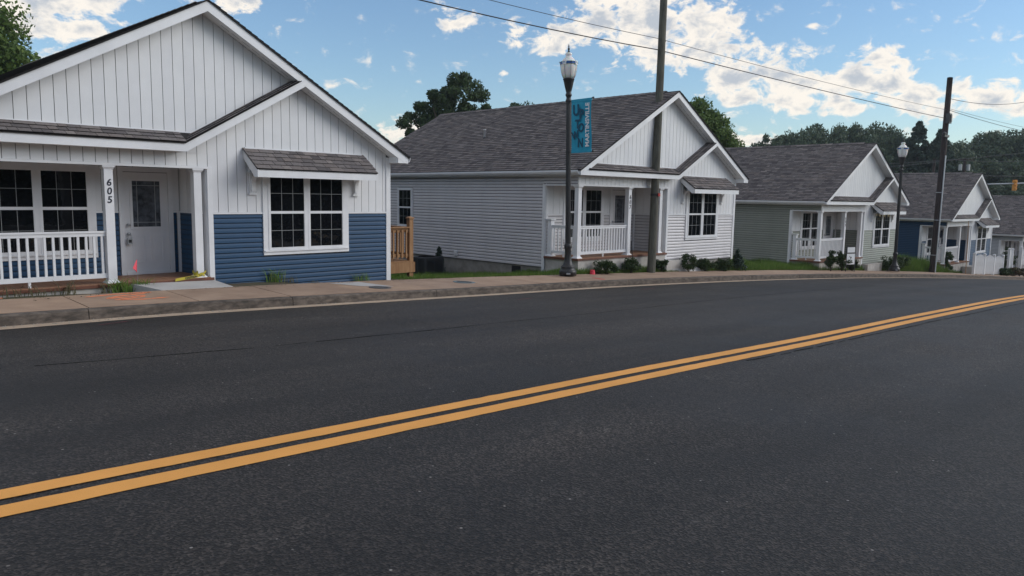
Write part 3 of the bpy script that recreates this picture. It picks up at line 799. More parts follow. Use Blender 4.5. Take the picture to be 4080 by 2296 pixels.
    def bracket():
        m = MB(); pts = []
        n = 8
        for k in range(n+1):
            t_ = k/n*math.pi/2; pts.append((-.04-.40*(1-math.cos(t_)), 2.16+.30*math.sin(t_)))
        outer = [(p[0]-.055*(1-k/n)*1.0, p[1]+.10*(k/n)) for k, p in enumerate(pts)]
        for k in range(n):
            m.prism([pts[k], pts[k+1], outer[k+1], outer[k]], -.045, .045, 'x')
        m.box(-.06, .06, -.055, -.0, 2.02, 2.62); m.box(-.045, .045, -.095, -.054, 2.06, 2.17); m.box(-.085, .085, -.07, .0, 1.99, 2.022)
        return m.mesh('bracket', 'trim')
    for x in (.98, 3.52):
        put('bracket', cached('bracket', bracket), awn, (x, 0, .02))
    # windows
    window(root, I, [(1.37, 2.17), (2.32, 3.15)], .90, 2.42, .10, zm=1.645, u0=1.20, u1=3.32)
    window(root, PB, pwu, .905, 2.395, .10, zm=1.70)
    if near < 4:
        window(root, LS, [(-8.74, -8.02)], 1.07, 2.33, .05)
    # door
    DB = Matrix.Translation((dh, P_, 0))
    dr = MB().box(0, .86, -.02, .0, .42, 2.42); dm = put('door', cached('door', lambda: dr.mesh('door', 'door')), root, mat4=DB)
    gx0, gx1, gz0, gz1 = .16, .70, 1.33, 2.25
    fr = MB()
    for q in ((gx0-.05, gx1+.05, gz1, gz1+.05), (gx0-.05, gx1+.05, gz0-.05, gz0), (gx0-.05, gx0, gz0, gz1), (gx1, gx1+.05, gz0, gz1)):
        fr.box(q[0], q[1], -.036, -.019, q[2], q[3])
    for x in (.13, .49):
        for q in ((x, x+.25, .60, .62), (x, x+.25, 1.13, 1.15), (x, x+.02, .62, 1.13), (x+.23, x+.25, .62, 1.13)): fr.box(q[0], q[1], -.030, -.019, q[2], q[3])
        fr.box(x+.05, x+.20, -.026, -.019, .66, 1.09)
    fr.box(0, .86, -.05, -.019, .36, .42)
    put('door_panel', cached('doorp', lambda: fr.mesh('door_panel', 'door')), dm)
    put('pane', cached('dpane', lambda: MB().box(gx0, gx1, -.026, -.0195, gz0, gz1).mesh('pane', 'doorglass')), dm)
    gr = MB()
    for x in (gx0+.09, gx1-.10): gr.box(x-.006, x+.006, -.031, -.0265, gz0, gz1)
    for z in (gz0+.09, gz1-.09): gr.box(gx0, gx1, -.033, -.0285, z-.006, z+.006)
    put('grille', cached('dgr', lambda: gr.mesh('grille', 'grille')), dm)
    kn = MB().lathe([(.0, 0), (.028, .0), (.028, .012), (.012, .02), (.012, .045), (.030, .055), (.028, .075), (0, .082)], 12)
    km = cached('knob', lambda: kn.mesh('knob', 'gal', True))
    for z in (1.37, 1.19):
        put('knob' if z < 1.3 else 'deadbolt', km, dm, mat4=Matrix.Translation((.055, -.02, z)) @ Matrix.Rotation(math.pi/2, 4, 'X'))
    cs = MB().box(-.10, -.005, -.04, .0, .345, 2.52).box(.865, .96, -.04, .0, .345, 2.52).box(-.005, .865, -.04, .0, 2.43, 2.52)
    put('door_casing', cached('casing', lambda: cs.mesh('door_casing', 'trim')), dm)
    # porch floor boards
    fb = MB().box(-4.53, .10, -.065, -.031, .300, .352).box(-4.555, -4.531, -.03, P_, .300, .352).obj('porch_floor', 'fasciawood', root)
    bm_ = cached('fboard', lambda: MB().box(0, .134, -.05, P_-.001, .330, .3655).mesh('floor_board', 'floor'))
    x = -4.53
    while x < -.05:
        put('floor_board', bm_, fb, (x, 0, rr.uniform(-.0015, .0015))); x += .1385
    # posts
    def post(u, h0=.366, h1=2.50, w_=.15, cap=True):
        m = MB(); m.box(-w_/2, w_/2, 0, w_, h0, h1)
        def flare(z0, z1, r0, r1):
            c = w_/2
            m.add([(-c-r0, c-c-r0, z0), (c+r0, -r0, z0), (c+r0, w_+r0, z0), (-c-r0, w_+r0, z0), (-c-r1, -r1, z1), (c+r1, -r1, z1), (c+r1, w_+r1, z1), (-c-r1, w_+r1, z1)],
                  [(0,3,2,1),(4,5,6,7),(0,1,5,4),(1,2,6,5),(2,3,7,6),(3,0,4,7)])
        flare(h0, h0+.018, .045, .04); flare(h0+.018, h0+.055, .035, .003)
        flare(h1-.07, h1-.03, .003, .028); flare(h1-.03, h1, .032, .032)
        return m
    p2, p3 = spec['posts']
    pm = cached('post', lambda: post(0).mesh('post', 'trim'))
    put('post', pm, root, (-4.415, 0, 0)); pB = put('post', pm, root, (p2, 0, 0)); put('post', pm, root, (p3, 0, 0))
    put('newel_post', cached('newel', lambda: post(0, .366, 1.50).mesh('newel_post', 'trim')), root, (-4.415, P_-.23, 0))
    # number on the post
    for k, ch in enumerate(spec['number']):
        text('house_number', ch, .17, 'ink', pB, Matrix.Translation((0.0, -.002, 2.19-k*.155)) @ Matrix.Rotation(math.pi/2, 4, 'X'), .003, shear=.12, offset=.004)
    # railing
    def rail(par, x0, x1, base):
        L = x1-x0
        m = MB(); m.box(x0, x1, .035, .115, 1.285, 1.32); m.box(x0, x1, .05, .10, 1.225, 1.284)
        xm = (x0+x1)/2
        r_ = put('railing', cached(('rail', x0, x1), lambda: m.mesh('railing', 'trim')), par, mat4=base)
        put('bottom_rail', cached(('brail', x0, x1), lambda: MB().box(x0, x1, .045, .105, .465, .545).mesh('bottom_rail', 'trim')), r_)
        put('foot_block', cached(('fblk', xm), lambda: MB().box(xm-.02, xm+.02, .055, .095, .367, .464).mesh('foot_block', 'trim')), r_)
        n = int(L/.131); b_ = cached('bal', lambda: MB().box(-.019, .019, .056, .094, .546, 1.224).mesh('baluster', 'trim'))
        for i in range(n):
            put('baluster', b_, r_, (x0+L*(i+.5)/n, 0, 0))
    rail(root, -4.34, p2-.075, I)
    rail(root, -(P_-.235), -.15, Matrix.Translation((-4.49, 0, 0)) @ Matrix.Rotation(-math.pi/2, 4, 'Z'))
    if spec.get('vent'):
        MB().lathe([(.045, 0), (.045, .38), (.052, .38), (.052, .40), (0, .401)], 12, (0, 0, 0)).obj('vent_pipe', 'trim', roof, (-2.5, 6.27, 4.18), smooth=True)
        MB().lathe([(.12, -.04), (.06, .06), (.055, .08)], 12).obj('vent_boot', 'black', roof, (-2.5, 6.27, 4.22))
        MB().box(-4.482, -4.472, 2.35, 2.75, -.26, -.04).obj('crawl_vent', 'black', root)
        MB().box(-4.555, -4.522, 5.38, 5.54, .09, .27).box(-4.57, -4.554, 5.40, 5.52, .12, .14).box(-4.57, -4.554, 5.40, 5.52, .17, .19).box(-4.57, -4.554, 5.40, 5.52, .22, .24).obj('wall_vent', 'trim', wall)
    return root

G1 = (-.492, -.235, 2.06, 4.286, 1.83, 4.30)
G2 = (.218, .49, 2.512, 4.027, 2.25, 4.10)
ZO = 1.65
H1 = house(dict(name='bungalow', label='white bungalow with dark blue lower siding, numbered 605, closest to the sidewalk', loc=(6.206, 15.001, -2.054+ZO), yaw=.0393, gable=G1, color='blue', near=1, seed=1,
     single=0, door=-1.08, pwin=[(-3.43, -2.67), (-2.52, -1.76)], posts=(-1.775, -.15), number='605'))
H2 = house(dict(name='bungalow', label='bungalow with light grey siding, numbered 607, behind the blue banner lamp', loc=(21.481, 14.588, -2.147+ZO), yaw=.0033, gable=G2, color='gray', near=2, seed=2,
     single=300, door=-1.28, pwin=[(-3.56, -2.80), (-2.65, -1.87)], posts=(-1.975, -.27), number='607', vent=True))
H3 = house(dict(name='bungalow', label='bungalow with sage green siding and a yard sign in front of its porch', loc=(36.769, 13.938, -2.917+ZO), yaw=-.0117, gable=G2, color='sage', near=3, seed=3,
     single=300, door=-1.28, pwin=[(-3.56, -2.80), (-2.65, -1.87)], posts=(-1.975, -.15), number='609'))
H4 = house(dict(name='bungalow', label='blue sided bungalow with a white picket fence before its wing', loc=(52.142, 13.386, -3.786+ZO), yaw=-.0107, gable=G2, color='blue', near=4, seed=4,
     single=200, door=-1.28, pwin=[(-3.56, -2.80), (-2.65, -1.87)], posts=(-1.92, -.15), number=''))
H5 = house(dict(name='bungalow', label='pale grey bungalow cut off by the frame edge, farthest down the street', loc=(66.8, 12.70, -5.0+ZO), yaw=-.0107, gable=G2, color='lgray', near=5, seed=5,
     single=0, door=-1.28, pwin=[(-3.56, -2.80), (-2.65, -1.87)], posts=(-1.92, -.15), number=''))

# ------------------------------------------------------------------ street lamps
def lamp(loc, label, lean):
    t = thing('street_lamp', label, 'street lamp', loc, 0, 'ornamental street lamps on the sidewalk')
    b = MB().lathe([(.243, 0), (.243, .13), (.225, .15), (.205, .17), (.19, .22), (.20, .245), (.185, .26), (.135, .31), (.105, .42), (.092, .55), (.088, .74), (.103, .76), (.108, .79), (.108, .84), (.098, .87), (.078, .90)], 20)
    ba = b.obj('base', 'black', t, smooth=True)
    MB().box(-.055, .055, -.004, .004, -.02, .02).obj('access_plate', 'gal', ba, mat4_loc(-.172, -.172, .065, -math.pi/4)[0], -math.pi/4)
    m = MB(); n = 16; vs = []      # fluted shaft
    for k in range(2):
        z = (.88, 4.75)[k]
        for i in range(2*n):
            r_ = (.076, .064)[k]-(.006 if i % 2 else 0); a = math.pi*i/n
            vs.append((r_*math.cos(a), r_*math.sin(a), z))
    m.add(vs, [(i, (i+1) % (2*n), (i+1) % (2*n)+2*n, i+2*n) for i in range(2*n)]); m.obj('pole', 'black', t)
    MB().lathe([(.062, 4.74), (.085, 4.77), (.085, 4.81), (.066, 4.84), (.066, 4.90), (.088, 4.93), (.088, 4.97), (.068, 5.0), (.082, 5.06), (.108, 5.16), (.132, 5.27), (.15, 5.35), (.158, 5.36), (.158, 5.385), (.14, 5.39), (0, 5.395)], 18).obj('capital', 'black', t, smooth=True)
    MB().lathe([(.10, 5.385), (.152, 5.40), (.185, 5.48), (.212, 5.60), (.222, 5.72), (.222, 5.80), (.21, 5.83), (.175, 5.86), (.16, 5.885), (.125, 5.93), (.085, 5.965), (.075, 5.985), (.092, 6.01), (.092, 6.04), (.075, 6.065), (.04, 6.075), (0, 6.076)], 22).obj('globe', 'globe', t, smooth=True)
    cg = MB().lathe([(.226, 5.765), (.226, 5.81), (.231, 5.81), (.231, 5.765)], 22)
    cage = cg.obj('band', 'bandblue', t)
    rb = MB()
    for k in range(8):
        a = k*math.pi/4+.2
        rb.tube([((r_)*math.cos(a), (r_)*math.sin(a), z) for r_, z in ((.160, 5.40), (.194, 5.48), (.222, 5.60), (.232, 5.72), (.233, 5.82))], .0042, 5)
    rb.lathe([(.229, 5.812), (.229, 5.824), (.235, 5.824), (.235, 5.812)], 22); rb.lathe([(.227, 5.752), (.227, 5.762), (.233, 5.762), (.233, 5.752)], 22)
    for k in range(4):
        a = k*math.pi/2+1.0
        rb.tube([(.235*math.cos(a), .235*math.sin(a), 5.79), (.27*math.cos(a), .27*math.sin(a), 5.80), (.262*math.cos(a), .262*math.sin(a), 5.825)], .008, 5)
    rb.obj('cage', 'black', t)
    for k in range(4):
        a = math.radians(-168+90*k)
        p = put('plaque', cached('plaque', lambda: MB().box(-.055, .055, -.006, .006, -.055, .055).mesh('plaque', 'globe')), t, mat4=Matrix.Translation((.240*math.cos(a), .240*math.sin(a), 5.787)) @ Matrix.Rotation(a+math.pi/2, 4, 'Z'))
        text('plaque_letter', 'M', .085, 'bandblue', p, Matrix.Translation((0, -.0075, 0)) @ Matrix.Rotation(math.pi/2, 4, 'X'), .001)
    t.rotation_euler = lean
    MB().lathe([(.045, 6.07), (.03, 6.10), (.02, 6.12), (.026, 6.15), (.032, 6.17), (.018, 6.20), (.012, 6.215), (.02, 6.24), (.012, 6.26), (.004, 6.30), (0, 6.31)], 12).obj('finial', 'black', t, smooth=True)
    return t
def mat4_loc(x, y, z, rz): return ((x, y, z), rz)
def lamp_at(x, y): return (x, y, float(zwalk(x, y)))
L1 = lamp((15.93, 13.98, -2.163+ZO), 'black lamp post in front of the grey house, carrying a blue banner', (-.0145, -.0148, 0))
L2 = lamp((38.42, 12.95, -3.235+ZO), 'black lamp post without a banner, before the green house wing', (-.004, -.004, 0))
# banner held by the first lamp
bx_, by_, bz_ = 15.93, 13.98, -2.163+ZO
bn = thing('banner', 'turquoise street banner reading UPTOWN MARTINSVILLE on the lamp post', 'banner', (bx_, by_, bz_))
bn.rotation_euler = (-.0145, -.0148, 0)
m = MB(); nzb = 12; nyb = 8; vs = []
for i in range(nzb+1):
    for j in range(nyb+1):
        zz_ = 3.41+1.36*i/nzb; yy_ = -.12-.70*j/nyb
        vs.append((.02*math.sin(j*.9+.3)*math.sin(i*.5+.4)-.012, yy_, zz_+.006*math.sin(j*1.1)))
m.add(vs, [(i*(nyb+1)+j, i*(nyb+1)+j+1, (i+1)*(nyb+1)+j+1, (i+1)*(nyb+1)+j) for i in range(nzb) for j in range(nyb)])
cloth = m.obj('cloth', 'teal', bn, smooth=True)
for z in (3.41, 4.77):
    a_ = MB().tube([(0, -.06, z), (0, -.86, z+.03 if z > 4 else z-.01)], .012, 8); a_.lathe([(.0, -.03), (.026, -.02), (.03, .0), (.026, .02), (0, .03)], 10, (0, -.87, z+.03 if z > 4 else z-.01))
    a_.lathe([(.078, -.03), (.078, .03)], 14, (0, 0, z)); a_.obj('bracket_arm', 'black', bn)
    MB().box(-.020, .016, -.82, -.12, z-.035, z+.035).obj('hem', 'teal', bn)
# frame: reading from the -X side: text x axis = -Y, up = Z, facing -X
BT = lambda y, z, rot=0: Matrix.Translation((-.036, -y, z)) @ Matrix(((0, 0, -1, 0), (-1, 0, 0, 0), (0, 1, 0, 0), (0, 0, 0, 1))) @ Matrix.Rotation(rot, 4, 'Z')
for ch, y, z, s, rot in (('U', .30, 4.50, .40, .04), ('P', .50, 4.39, .34, -.10), ('T', .355, 4.13, .32, .0), ('O', .475, 4.03, .31, -.32), ('W', .28, 3.84, .29, .22), ('N', .46, 3.63, .33, -.03)):
    text('banner_letter', ch, s, 'tealdark', bn, BT(y, z, rot), .002, offset=.012, xs=.80)
MB().prism([(-.395, 4.50), (-.475, 4.50), (-.435, 4.585)], -.039, -.035, 'x').obj('arrow', 'tealdark', bn)
MB().box(-.039, -.035, -.452, -.42, 4.22, 4.50).obj('arrow', 'tealdark', bn)
text('banner_word', 'MARTINSVILLE', .178, 'white', bn, BT(.705, 4.10, math.pi/2), .002, offset=.006, xs=.98, spacing=1.03)

# ------------------------------------------------------------------ utility poles and wires
def pole(p0, p1, r0, r1, mat, label):
    t = tag(put('utility_pole', None, None, (p0[0], p0[1], p0[2])), label, 'utility pole', 'wooden utility poles')
    d = Vector(p1)-Vector(p0); n = 14; pts = [d*(k/n) for k in range(n+1)]
    MB().tube([(-d.normalized()*.5)]+pts, [r0]+[r0+(r1-r0)*k/n for k in range(n+1)], 18).obj('shaft', mat, t, smooth=True)
    return t, d
pp1, d1 = pole((20.226, 14.19, -.71), (21.061+.20, 14.841-.02, 9.0), .134, .116, 'polegreen', 'weathered green grey utility pole rising past the frame top before the grey house')
h_ = d1.normalized()
q = h_*2.52
MB().lathe([(.136, -.035), (.136, .035), (.130, .035), (.130, -.035)], 18, tuple(q)).obj('strap', 'black', pp1)
MB().box(-.04, .04, -.05, .0, -.05, .05).obj('tag', 'red', pp1, tuple(q+Vector((.02, -.13, 0))), math.radians(-15))
for z in (7.15, 7.52):
    q = h_*z; m = MB(); m.tube([q+Vector((-.16, -.02, 0)), q+Vector((.2, .02, 0))], .02, 6); m.lathe([(.0, -.05), (.035, -.04), (.04, 0), (.035, .04), (0, .05)], 8, tuple(q+Vector((.19, .02, 0))))
    m.obj('insulator', 'black', pp1)
pp2, d2 = pole((44.868, 13.178, -2.10), (46.325, 13.524, 8.44), .168, .140, 'poledark', 'dark leaning utility pole with a pale conduit before the blue house')
h_ = d2.normalized()
m = MB(); m.tube([h_*z+Vector((-.09, -.165, 0)) for z in np.linspace(.05, 6.4, 14)], .035, 8); m.obj('conduit', 'gal', pp2)
m = MB()
for z in (1.0, 2.9, 4.4): m.lathe([(.174, -.02), (.174, .02), (.166, .02), (.166, -.02)], 14, tuple(h_*z))
m.obj('strap', 'gal', pp2)
MB().box(-.30, .06, -.30, -.10, -.02, .50).box(-.22, -.02, -.34, -.30, .06, .42).obj('equipment_box', 'dark', pp2, tuple(h_*8.15+Vector((-.14, 0, 0))))
q = h_*7.45; m = MB(); m.box(-.72, .05, -.22, -.12, -.06, .06); m.lathe([(0, -.1), (.07, -.09), (.08, 0), (.05, .06), (0, .1)], 10, (-.70, -.17, .12)); m.lathe([(0, -.1), (.06, -.09), (.07, 0), (.04, .06), (0, .1)], 10, (-.42, -.17, .10))
m.tube([(-.5, -.2, -.05), (-.52, -.2, -.3), (-.4, -.2, -.4), (-.35, -.2, -.2)], .012, 5); m.obj('crossarm', 'black', pp2, tuple(q))
m = MB(); q = h_*9.3; m.lathe([(.152, -.03), (.152, .03)], 14, tuple(q)); m.tube([q+Vector((.14, -.05, 0)), q+Vector((.26, -.05, -.06)), q+Vector((.26, -.05, -.3)), q+Vector((.17, -.05, -.38)), q+Vector((.16, -.05, -.15))], .012, 5)
m.obj('bracket', 'black', pp2)
def wire(label, pts, r, sag=0.0, n=24, mat='black'):
    P = []
    for (a, b) in zip(pts[:-1], pts[1:]):
        a, b = Vector(a), Vector(b)
        for k in range(n+1 if b == Vector(pts[-1]) else n):
            t_ = k/n; p = a.lerp(b, t_); p.z -= sag*4*t_*(1-t_); P.append(p)
    m = MB().tube(P, r, 5)
    return tag(m.obj('overhead_wire', mat), label, 'wire', 'overhead wires')
A1, A2 = (20.871, 14.757, 6.442), (20.925, 14.765, 6.799)
B1, B2 = (45.55, 13.34, 6.207), (45.984, 13.45, 6.70)
P3 = [(-14+34.87*k/20.0, 13.85+.0453*k, 0) for k in range(21)]
def quad(xa, za, xb, zb, xc, zc):
    return lambda x: za*(x-xb)*(x-xc)/((xa-xb)*(xa-xc))+zb*(x-xa)*(x-xc)/((xb-xa)*(xb-xc))+zc*(x-xa)*(x-xb)/((xc-xa)*(xc-xb))
f1 = quad(20.871, 6.442, 11.33, 6.13, -14, 7.2)
wire('thick black cable sagging in from the frame top to the grey green pole', [(x, y, f1(x)) for x, y, _ in P3[:-1]]+[A1], .016, 0, 3)
f2 = quad(20.925, 6.799, 13.7, 6.56, -14, 7.6)
wire('thin cable above the thick one, left of the grey green pole', [(x, y, f2(x)) for x, y, _ in P3[:-1]]+[A2], .009, 0, 3)
wire('thick black cable spanning between the two utility poles', [A1, B1], .016, .06)
wire('thin cable spanning above the thick one between the utility poles', [A2, B2], .009, .10)
wire('cable leaving the top of the dark pole toward the frame edge', [(46.35, 13.45, 7.33), (60.2, 13.0, 8.45), (85, 11.5, 9.6)], .016, .22)
wire('upper of two cables descending from the dark pole toward the frame edge', [(46.23, 13.4, 6.78), (60.9, 13.0, 6.86), (85, 12, 6.9)], .010, .04)
wire('lower doubled cable descending from the dark pole toward the frame edge', [(46.2, 13.4, 6.70), (61.0, 13.0, 6.60), (85, 12, 6.5)], .016, .05)
wire('slack guy cable hanging down along the dark pole', [(46.05, 13.42, 6.5), (45.75, 13.25, 1.9)], .008, 0)
wire('far cable in front of the wooded hillside, upper', [(76, 31.5, 5.0), (79.9, 28.05, 5.52), (89.4, 18.9, 6.79), (100, 8, 8)], .03, .1, 8, 'dark')
wire('far cable in front of the wooded hillside, lower', [(76, 31.0, 4.8), (84.4, 23.7, 5.98), (89.4, 18.8, 6.0), (100, 8, 6)], .025, .1, 8, 'dark')
wire('far cable running just above the last blue roof', [(78, 22.5, 4.35), (83.3, 17.4, 4.3), (95, 8, 4.2)], .03, .05, 8, 'dark')
def far_pole(x, y, z0, z1, r, label, cans):
    t, d = pole((x, y, z0), (x, y, z1), r, r*.85, 'poledark', label)
    if cans:
        for s in (-1, 1):
            MB().lathe([(.0, -.34), (.16, -.33), (.18, -.3), (.18, .27), (.15, .31), (0, .32)], 12).obj('transformer', 'gal', t, (s*.42*.7, -s*.42*.7, z1-z0-1.0))
        MB().box(-.06, .06, -1.0, 1.0, -.06, .06).obj('crossarm', 'poledark', t, (0, 0, z1-z0-.2), math.radians(45))
    return t
far_pole(90.7, 24.4, -5, 6.5, .17, 'distant pole with two pale transformer cans against the wood', True)
far_pole(88.57, 26.7, -5, 6.4, .16, 'plain distant pole against the wooded hillside', False)
ts = thing('traffic_signal', 'yellow traffic signal hanging from a long mast arm beyond the last blue house', 'traffic signal', (90.2, 10.4, -5))
MB().tube([(0, 0, 0), (0, 0, 9.2)], [.16, .13], 10).obj('mast', 'gal', ts)
MB().tube([(0, 0, 8.95), (-7, 7.0, 8.65), (-10.5, 10.5, 8.45)], [.11, .08, .05], 8).obj('mast_arm', 'gal', ts)
sh_ = MB().box(-.15, .15, -.12, .12, -.52, .46); sg = sh_.obj('signal_head', 'signal', ts, (-7.55, 7.55, 8.5), math.radians(-30))
for z in (-.34, -.03, .28): MB().lathe([(0, 0), (.10, .0), (.105, .09), (.09, .09)], 10).obj('visor', 'signal', sg).matrix_local = Matrix.Translation((0, -.12, z)) @ Matrix.Rotation(math.pi/2, 4, 'X')

# ------------------------------------------------------------------ trees
def cards(centers, radii, per, size, rs, squash=.8):
    C = np.repeat(centers, per, 0); Rr = np.repeat(radii, per)
    n = len(C)
    d = rs.normal(size=(n, 3)); d /= np.linalg.norm(d, axis=1)[:, None]
    rad = Rr*rs.uniform(.25, 1, n)**.5
    p = C+d*rad[:, None]*np.array([1, 1, squash])
    a = rs.normal(size=(n, 3)); a /= np.linalg.norm(a, axis=1)[:, None]
    b = np.cross(a, d); b /= (np.linalg.norm(b, axis=1)[:, None]+1e-6)
    s = size*rs.uniform(.6, 1.3, n)[:, None]
    V = np.stack([p-a*s, p-b*s*.55+a*s*.1, p+a*s, p+b*s*.55+a*s*.1], 1).reshape(-1, 3)
    return V
def card_mesh(name, V, mat, k=4):
    n = len(V)//k
    me = bpy.data.meshes.new(name)
    me.vertices.add(len(V)); me.vertices.foreach_set('co', V.astype(np.float32).ravel())
    me.loops.add(n*k); me.loops.foreach_set('vertex_index', np.arange(n*k, dtype=np.int32))
    me.polygons.add(n); me.polygons.foreach_set('loop_start', np.arange(0, n*k, k, dtype=np.int32)); me.polygons.foreach_set('loop_total', np.full(n, k, dtype=np.int32))
    me.materials.append(M[mat]); me.update(calc_edges=True)
    return me
def crown(lobes, clumps, per, size, seed, mat, clump_r=(.5, 1.0)):
    """lobes (x,y,z,rx,ry,rz): leaf clumps spread through the outer part of each"""
    rs = np.random.default_rng(seed); cs = []; rr = []
    tot = sum(l[3]*l[4]*l[5] for l in lobes)
    for (x, y, z, rx, ry, rz) in lobes:
        k = max(4, int(clumps*(rx*ry*rz)/tot))
        d = rs.normal(size=(k, 3)); d /= np.linalg.norm(d, axis=1)[:, None]
        q = rs.uniform(.25, 1.0, k)**.45
        cs.append(np.array([x, y, z])+d*q[:, None]*np.array([rx, ry, rz])); rr.append(rs.uniform(*clump_r, k)*min(rx, rz)**.4)
    return card_mesh('crown', cards(np.concatenate(cs), np.concatenate(rr), per, size, rs), mat)
def trunk(h, r, spread, seed, top):
    rs = random.Random(seed); m = MB()
    m.tube([(0, 0, -.5), (.05, 0, h*.3), (.12, .05, h*.6), (.1, .1, h)], [r*1.25, r, r*.8, r*.5], 9)
    for k in range(7):
        a = k*.9+rs.uniform(0, .6); z0 = h*rs.uniform(.5, .95); L = spread*rs.uniform(.6, 1)
        m.tube([(.08, .05, z0), (L*.4*math.cos(a), L*.4*math.sin(a), z0+(top-z0)*.4), (L*.8*math.cos(a), L*.8*math.sin(a), z0+(top-z0)*rs.uniform(.6, .85))], [r*.4, r*.28, r*.1], 6)
    return m
def tree(x, y, z0, lobes, h, r, spread, top, clumps, per, size, seed, mat, label, group=None, name='tree', cr=(.5, 1.0)):
    t = thing(name, label, 'tree', (x, y, z0), 0, group)
    trunk(h, r, spread, seed, top).obj('trunk', 'trunk', t, smooth=True)
    put('crown', crown(lobes, clumps, per, size, seed, mat, cr), t)
    return t
# left edge tree, its sunlit look put into lighter leaf colours
tree(7.0, 46.6, .2, [(0, 0, 8.6, 3.0, 3.0, 2.7), (1.0, -.6, 6.6, 2.7, 2.7, 2.2), (-1.6, .5, 6.9, 2.6, 2.6, 2.4), (1.35, -1.0, 9.6, .7, .7, .6)], 5, .28, 3, 9, 130, 330, .125, 31, 'leaflit', 'leafy tree with foliage coloured as sunlit peeking over the roof of number 605')
# big dark tree between the first two houses
tree(38.0, 45.8, -2.4, [(.7, -.4, 11.2, 2.2, 2.2, 2.2), (-.6, .3, 10.0, 2.0, 2.0, 2.0), (-2.2, 1.5, 9.2, 1.3, 1.3, 1.8), (1.9, -1.2, 10.3, 1.4, 1.4, 1.7), (-2.0, 1.3, 7.0, 1.7, 1.7, 1.5), (1.7, -1.0, 8.0, 2.1, 2.1, 1.8), (0, 0, 8.2, 2.8, 2.8, 2.4)], 7, .42, 4, 11.5, 150, 300, .14, 32, 'leaf', 'large dark broad tree rising behind the ridge of the light grey house', cr=(.30, .66))
tree(50.4, 50.8, -3, [(0, 0, 11.6, 1.5, 1.5, 1.4), (.5, -.5, 9.6, 2, 2, 1.8)], 8, .25, 1.5, 12, 40, 240, .14, 33, 'leaf', 'slender treetop poking just above the grey house ridge')
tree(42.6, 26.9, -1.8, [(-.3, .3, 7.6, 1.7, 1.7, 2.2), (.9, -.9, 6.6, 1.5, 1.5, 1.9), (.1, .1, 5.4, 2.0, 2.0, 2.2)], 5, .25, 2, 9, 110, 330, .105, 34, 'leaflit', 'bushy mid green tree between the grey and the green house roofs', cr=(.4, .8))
tree(73.5, 50.5, -4, [(0, 0, 8.4, 1.6, 1.6, .9)], 6, .2, 1.2, 8.6, 24, 200, .14, 35, 'leaf', 'low treetop showing at the far end of the green house ridge')
# wooded hillside: individual trees, three crowns shared
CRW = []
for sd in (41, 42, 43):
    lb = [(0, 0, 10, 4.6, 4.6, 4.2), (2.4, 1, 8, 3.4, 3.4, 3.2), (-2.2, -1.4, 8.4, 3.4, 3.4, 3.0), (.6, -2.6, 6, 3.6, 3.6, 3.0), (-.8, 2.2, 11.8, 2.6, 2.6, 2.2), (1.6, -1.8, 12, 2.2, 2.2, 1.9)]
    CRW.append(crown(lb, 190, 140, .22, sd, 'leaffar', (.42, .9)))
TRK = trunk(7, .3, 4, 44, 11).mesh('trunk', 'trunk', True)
def wood_tree(x, y, top, s, k, label):
    z0 = gz(x, y); sz = (top-z0)/14.2
    t = thing('tree', label, 'tree', (x, y, z0), 0, 'trees of the wooded hillside')
    t.rotation_euler = (0, 0, k*1.7); 
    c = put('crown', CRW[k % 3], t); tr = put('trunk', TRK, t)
    for o in (c, tr): o.scale = (s, s, sz)
    return t
WT = [  # px on the image's skyline turned into places by hand: x, y, crown top height, width scale
 (92.0, 53.0, 7.6, .62, 'low rounded tree at the thin end of the hillside wood'), (94.5, 50.5, 8.9, .62, 'second tree in from the thin end of the hillside wood'),
 (96.5, 48.2, 10.3, .7, 'tree on the hillside above the middle of the green house ridge'), (99.5, 45.8, 11.0, .78, 'tall round tree on the hillside above the green house ridge'),
 (104.5, 44.8, 11.9, .8, 'tree on the hillside skyline, tall and pale topped'), (108.5, 43.5, 12.2, .8, 'broad skyline tree above the green house gable'),
 (112.0, 40.6, 12.2, .85, 'dark skyline tree beside the pointed evergreens'), (100, 38.5, 8.8, .8, 'lower tree below the skyline next to the evergreens'),
 (103.0, 42.0, 9.6, .8, 'lower bushy tree below the hillside skyline'), (118.0, 37.4, 8.2, .75, 'low tree in the dip of the hillside beside the dark pole'),
 (121.8, 36.0, 9.0, .8, 'tree rising from the dip beside the dark pole'), (124.4, 33.8, 10.4, .9, 'tree on the far skyline just past the dark pole'),
 (127.0, 31.8, 11.6, .95, 'tall dense tree on the far skyline'), (129.8, 29.4, 12.4, 1.0, 'tallest dense tree on the far skyline'), (131.6, 26.8, 12.2, 1.0, 'skyline tree at the edge of the frame'),
 (132.5, 23.0, 12.6, 1.0, 'outermost skyline tree beyond the frame edge'),
 (106.5, 38.0, 10.6, .85, 'dense tree filling the skyline just before the evergreens'), (109, 31.8, 9.4, .85, 'dense tree filling the skyline right behind the dark pole'), (113.5, 35.5, 9.0, .85, 'low skyline tree past the second evergreen'),
 (112, 33.5, 6.6, .9, 'front row tree under the pole dip'), (116.5, 29.5, 7.4, .95, 'front row tree behind the transformer pole'), (119, 26, 7.2, .95, 'front row tree behind the far traffic arm'),
 (121, 22.5, 7.0, .95, 'front row tree at the frame edge below the skyline'), (106, 33.5, 6.2, .85, 'front row tree under the evergreens'), (99, 33, 5.2, .8, 'front row tree over the blue house roof'),
 (110, 25.5, 4.2, .9, 'lowest tree behind the blue house gable'), (113, 20.5, 3.6, .9, 'lowest tree behind the traffic signal'), (93.5, 41.5, 6.0, .75, 'lower tree behind the green house ridge')]
for k, (x, y, top, s, lab) in enumerate(WT): wood_tree(x, y, top, s, k, lab)
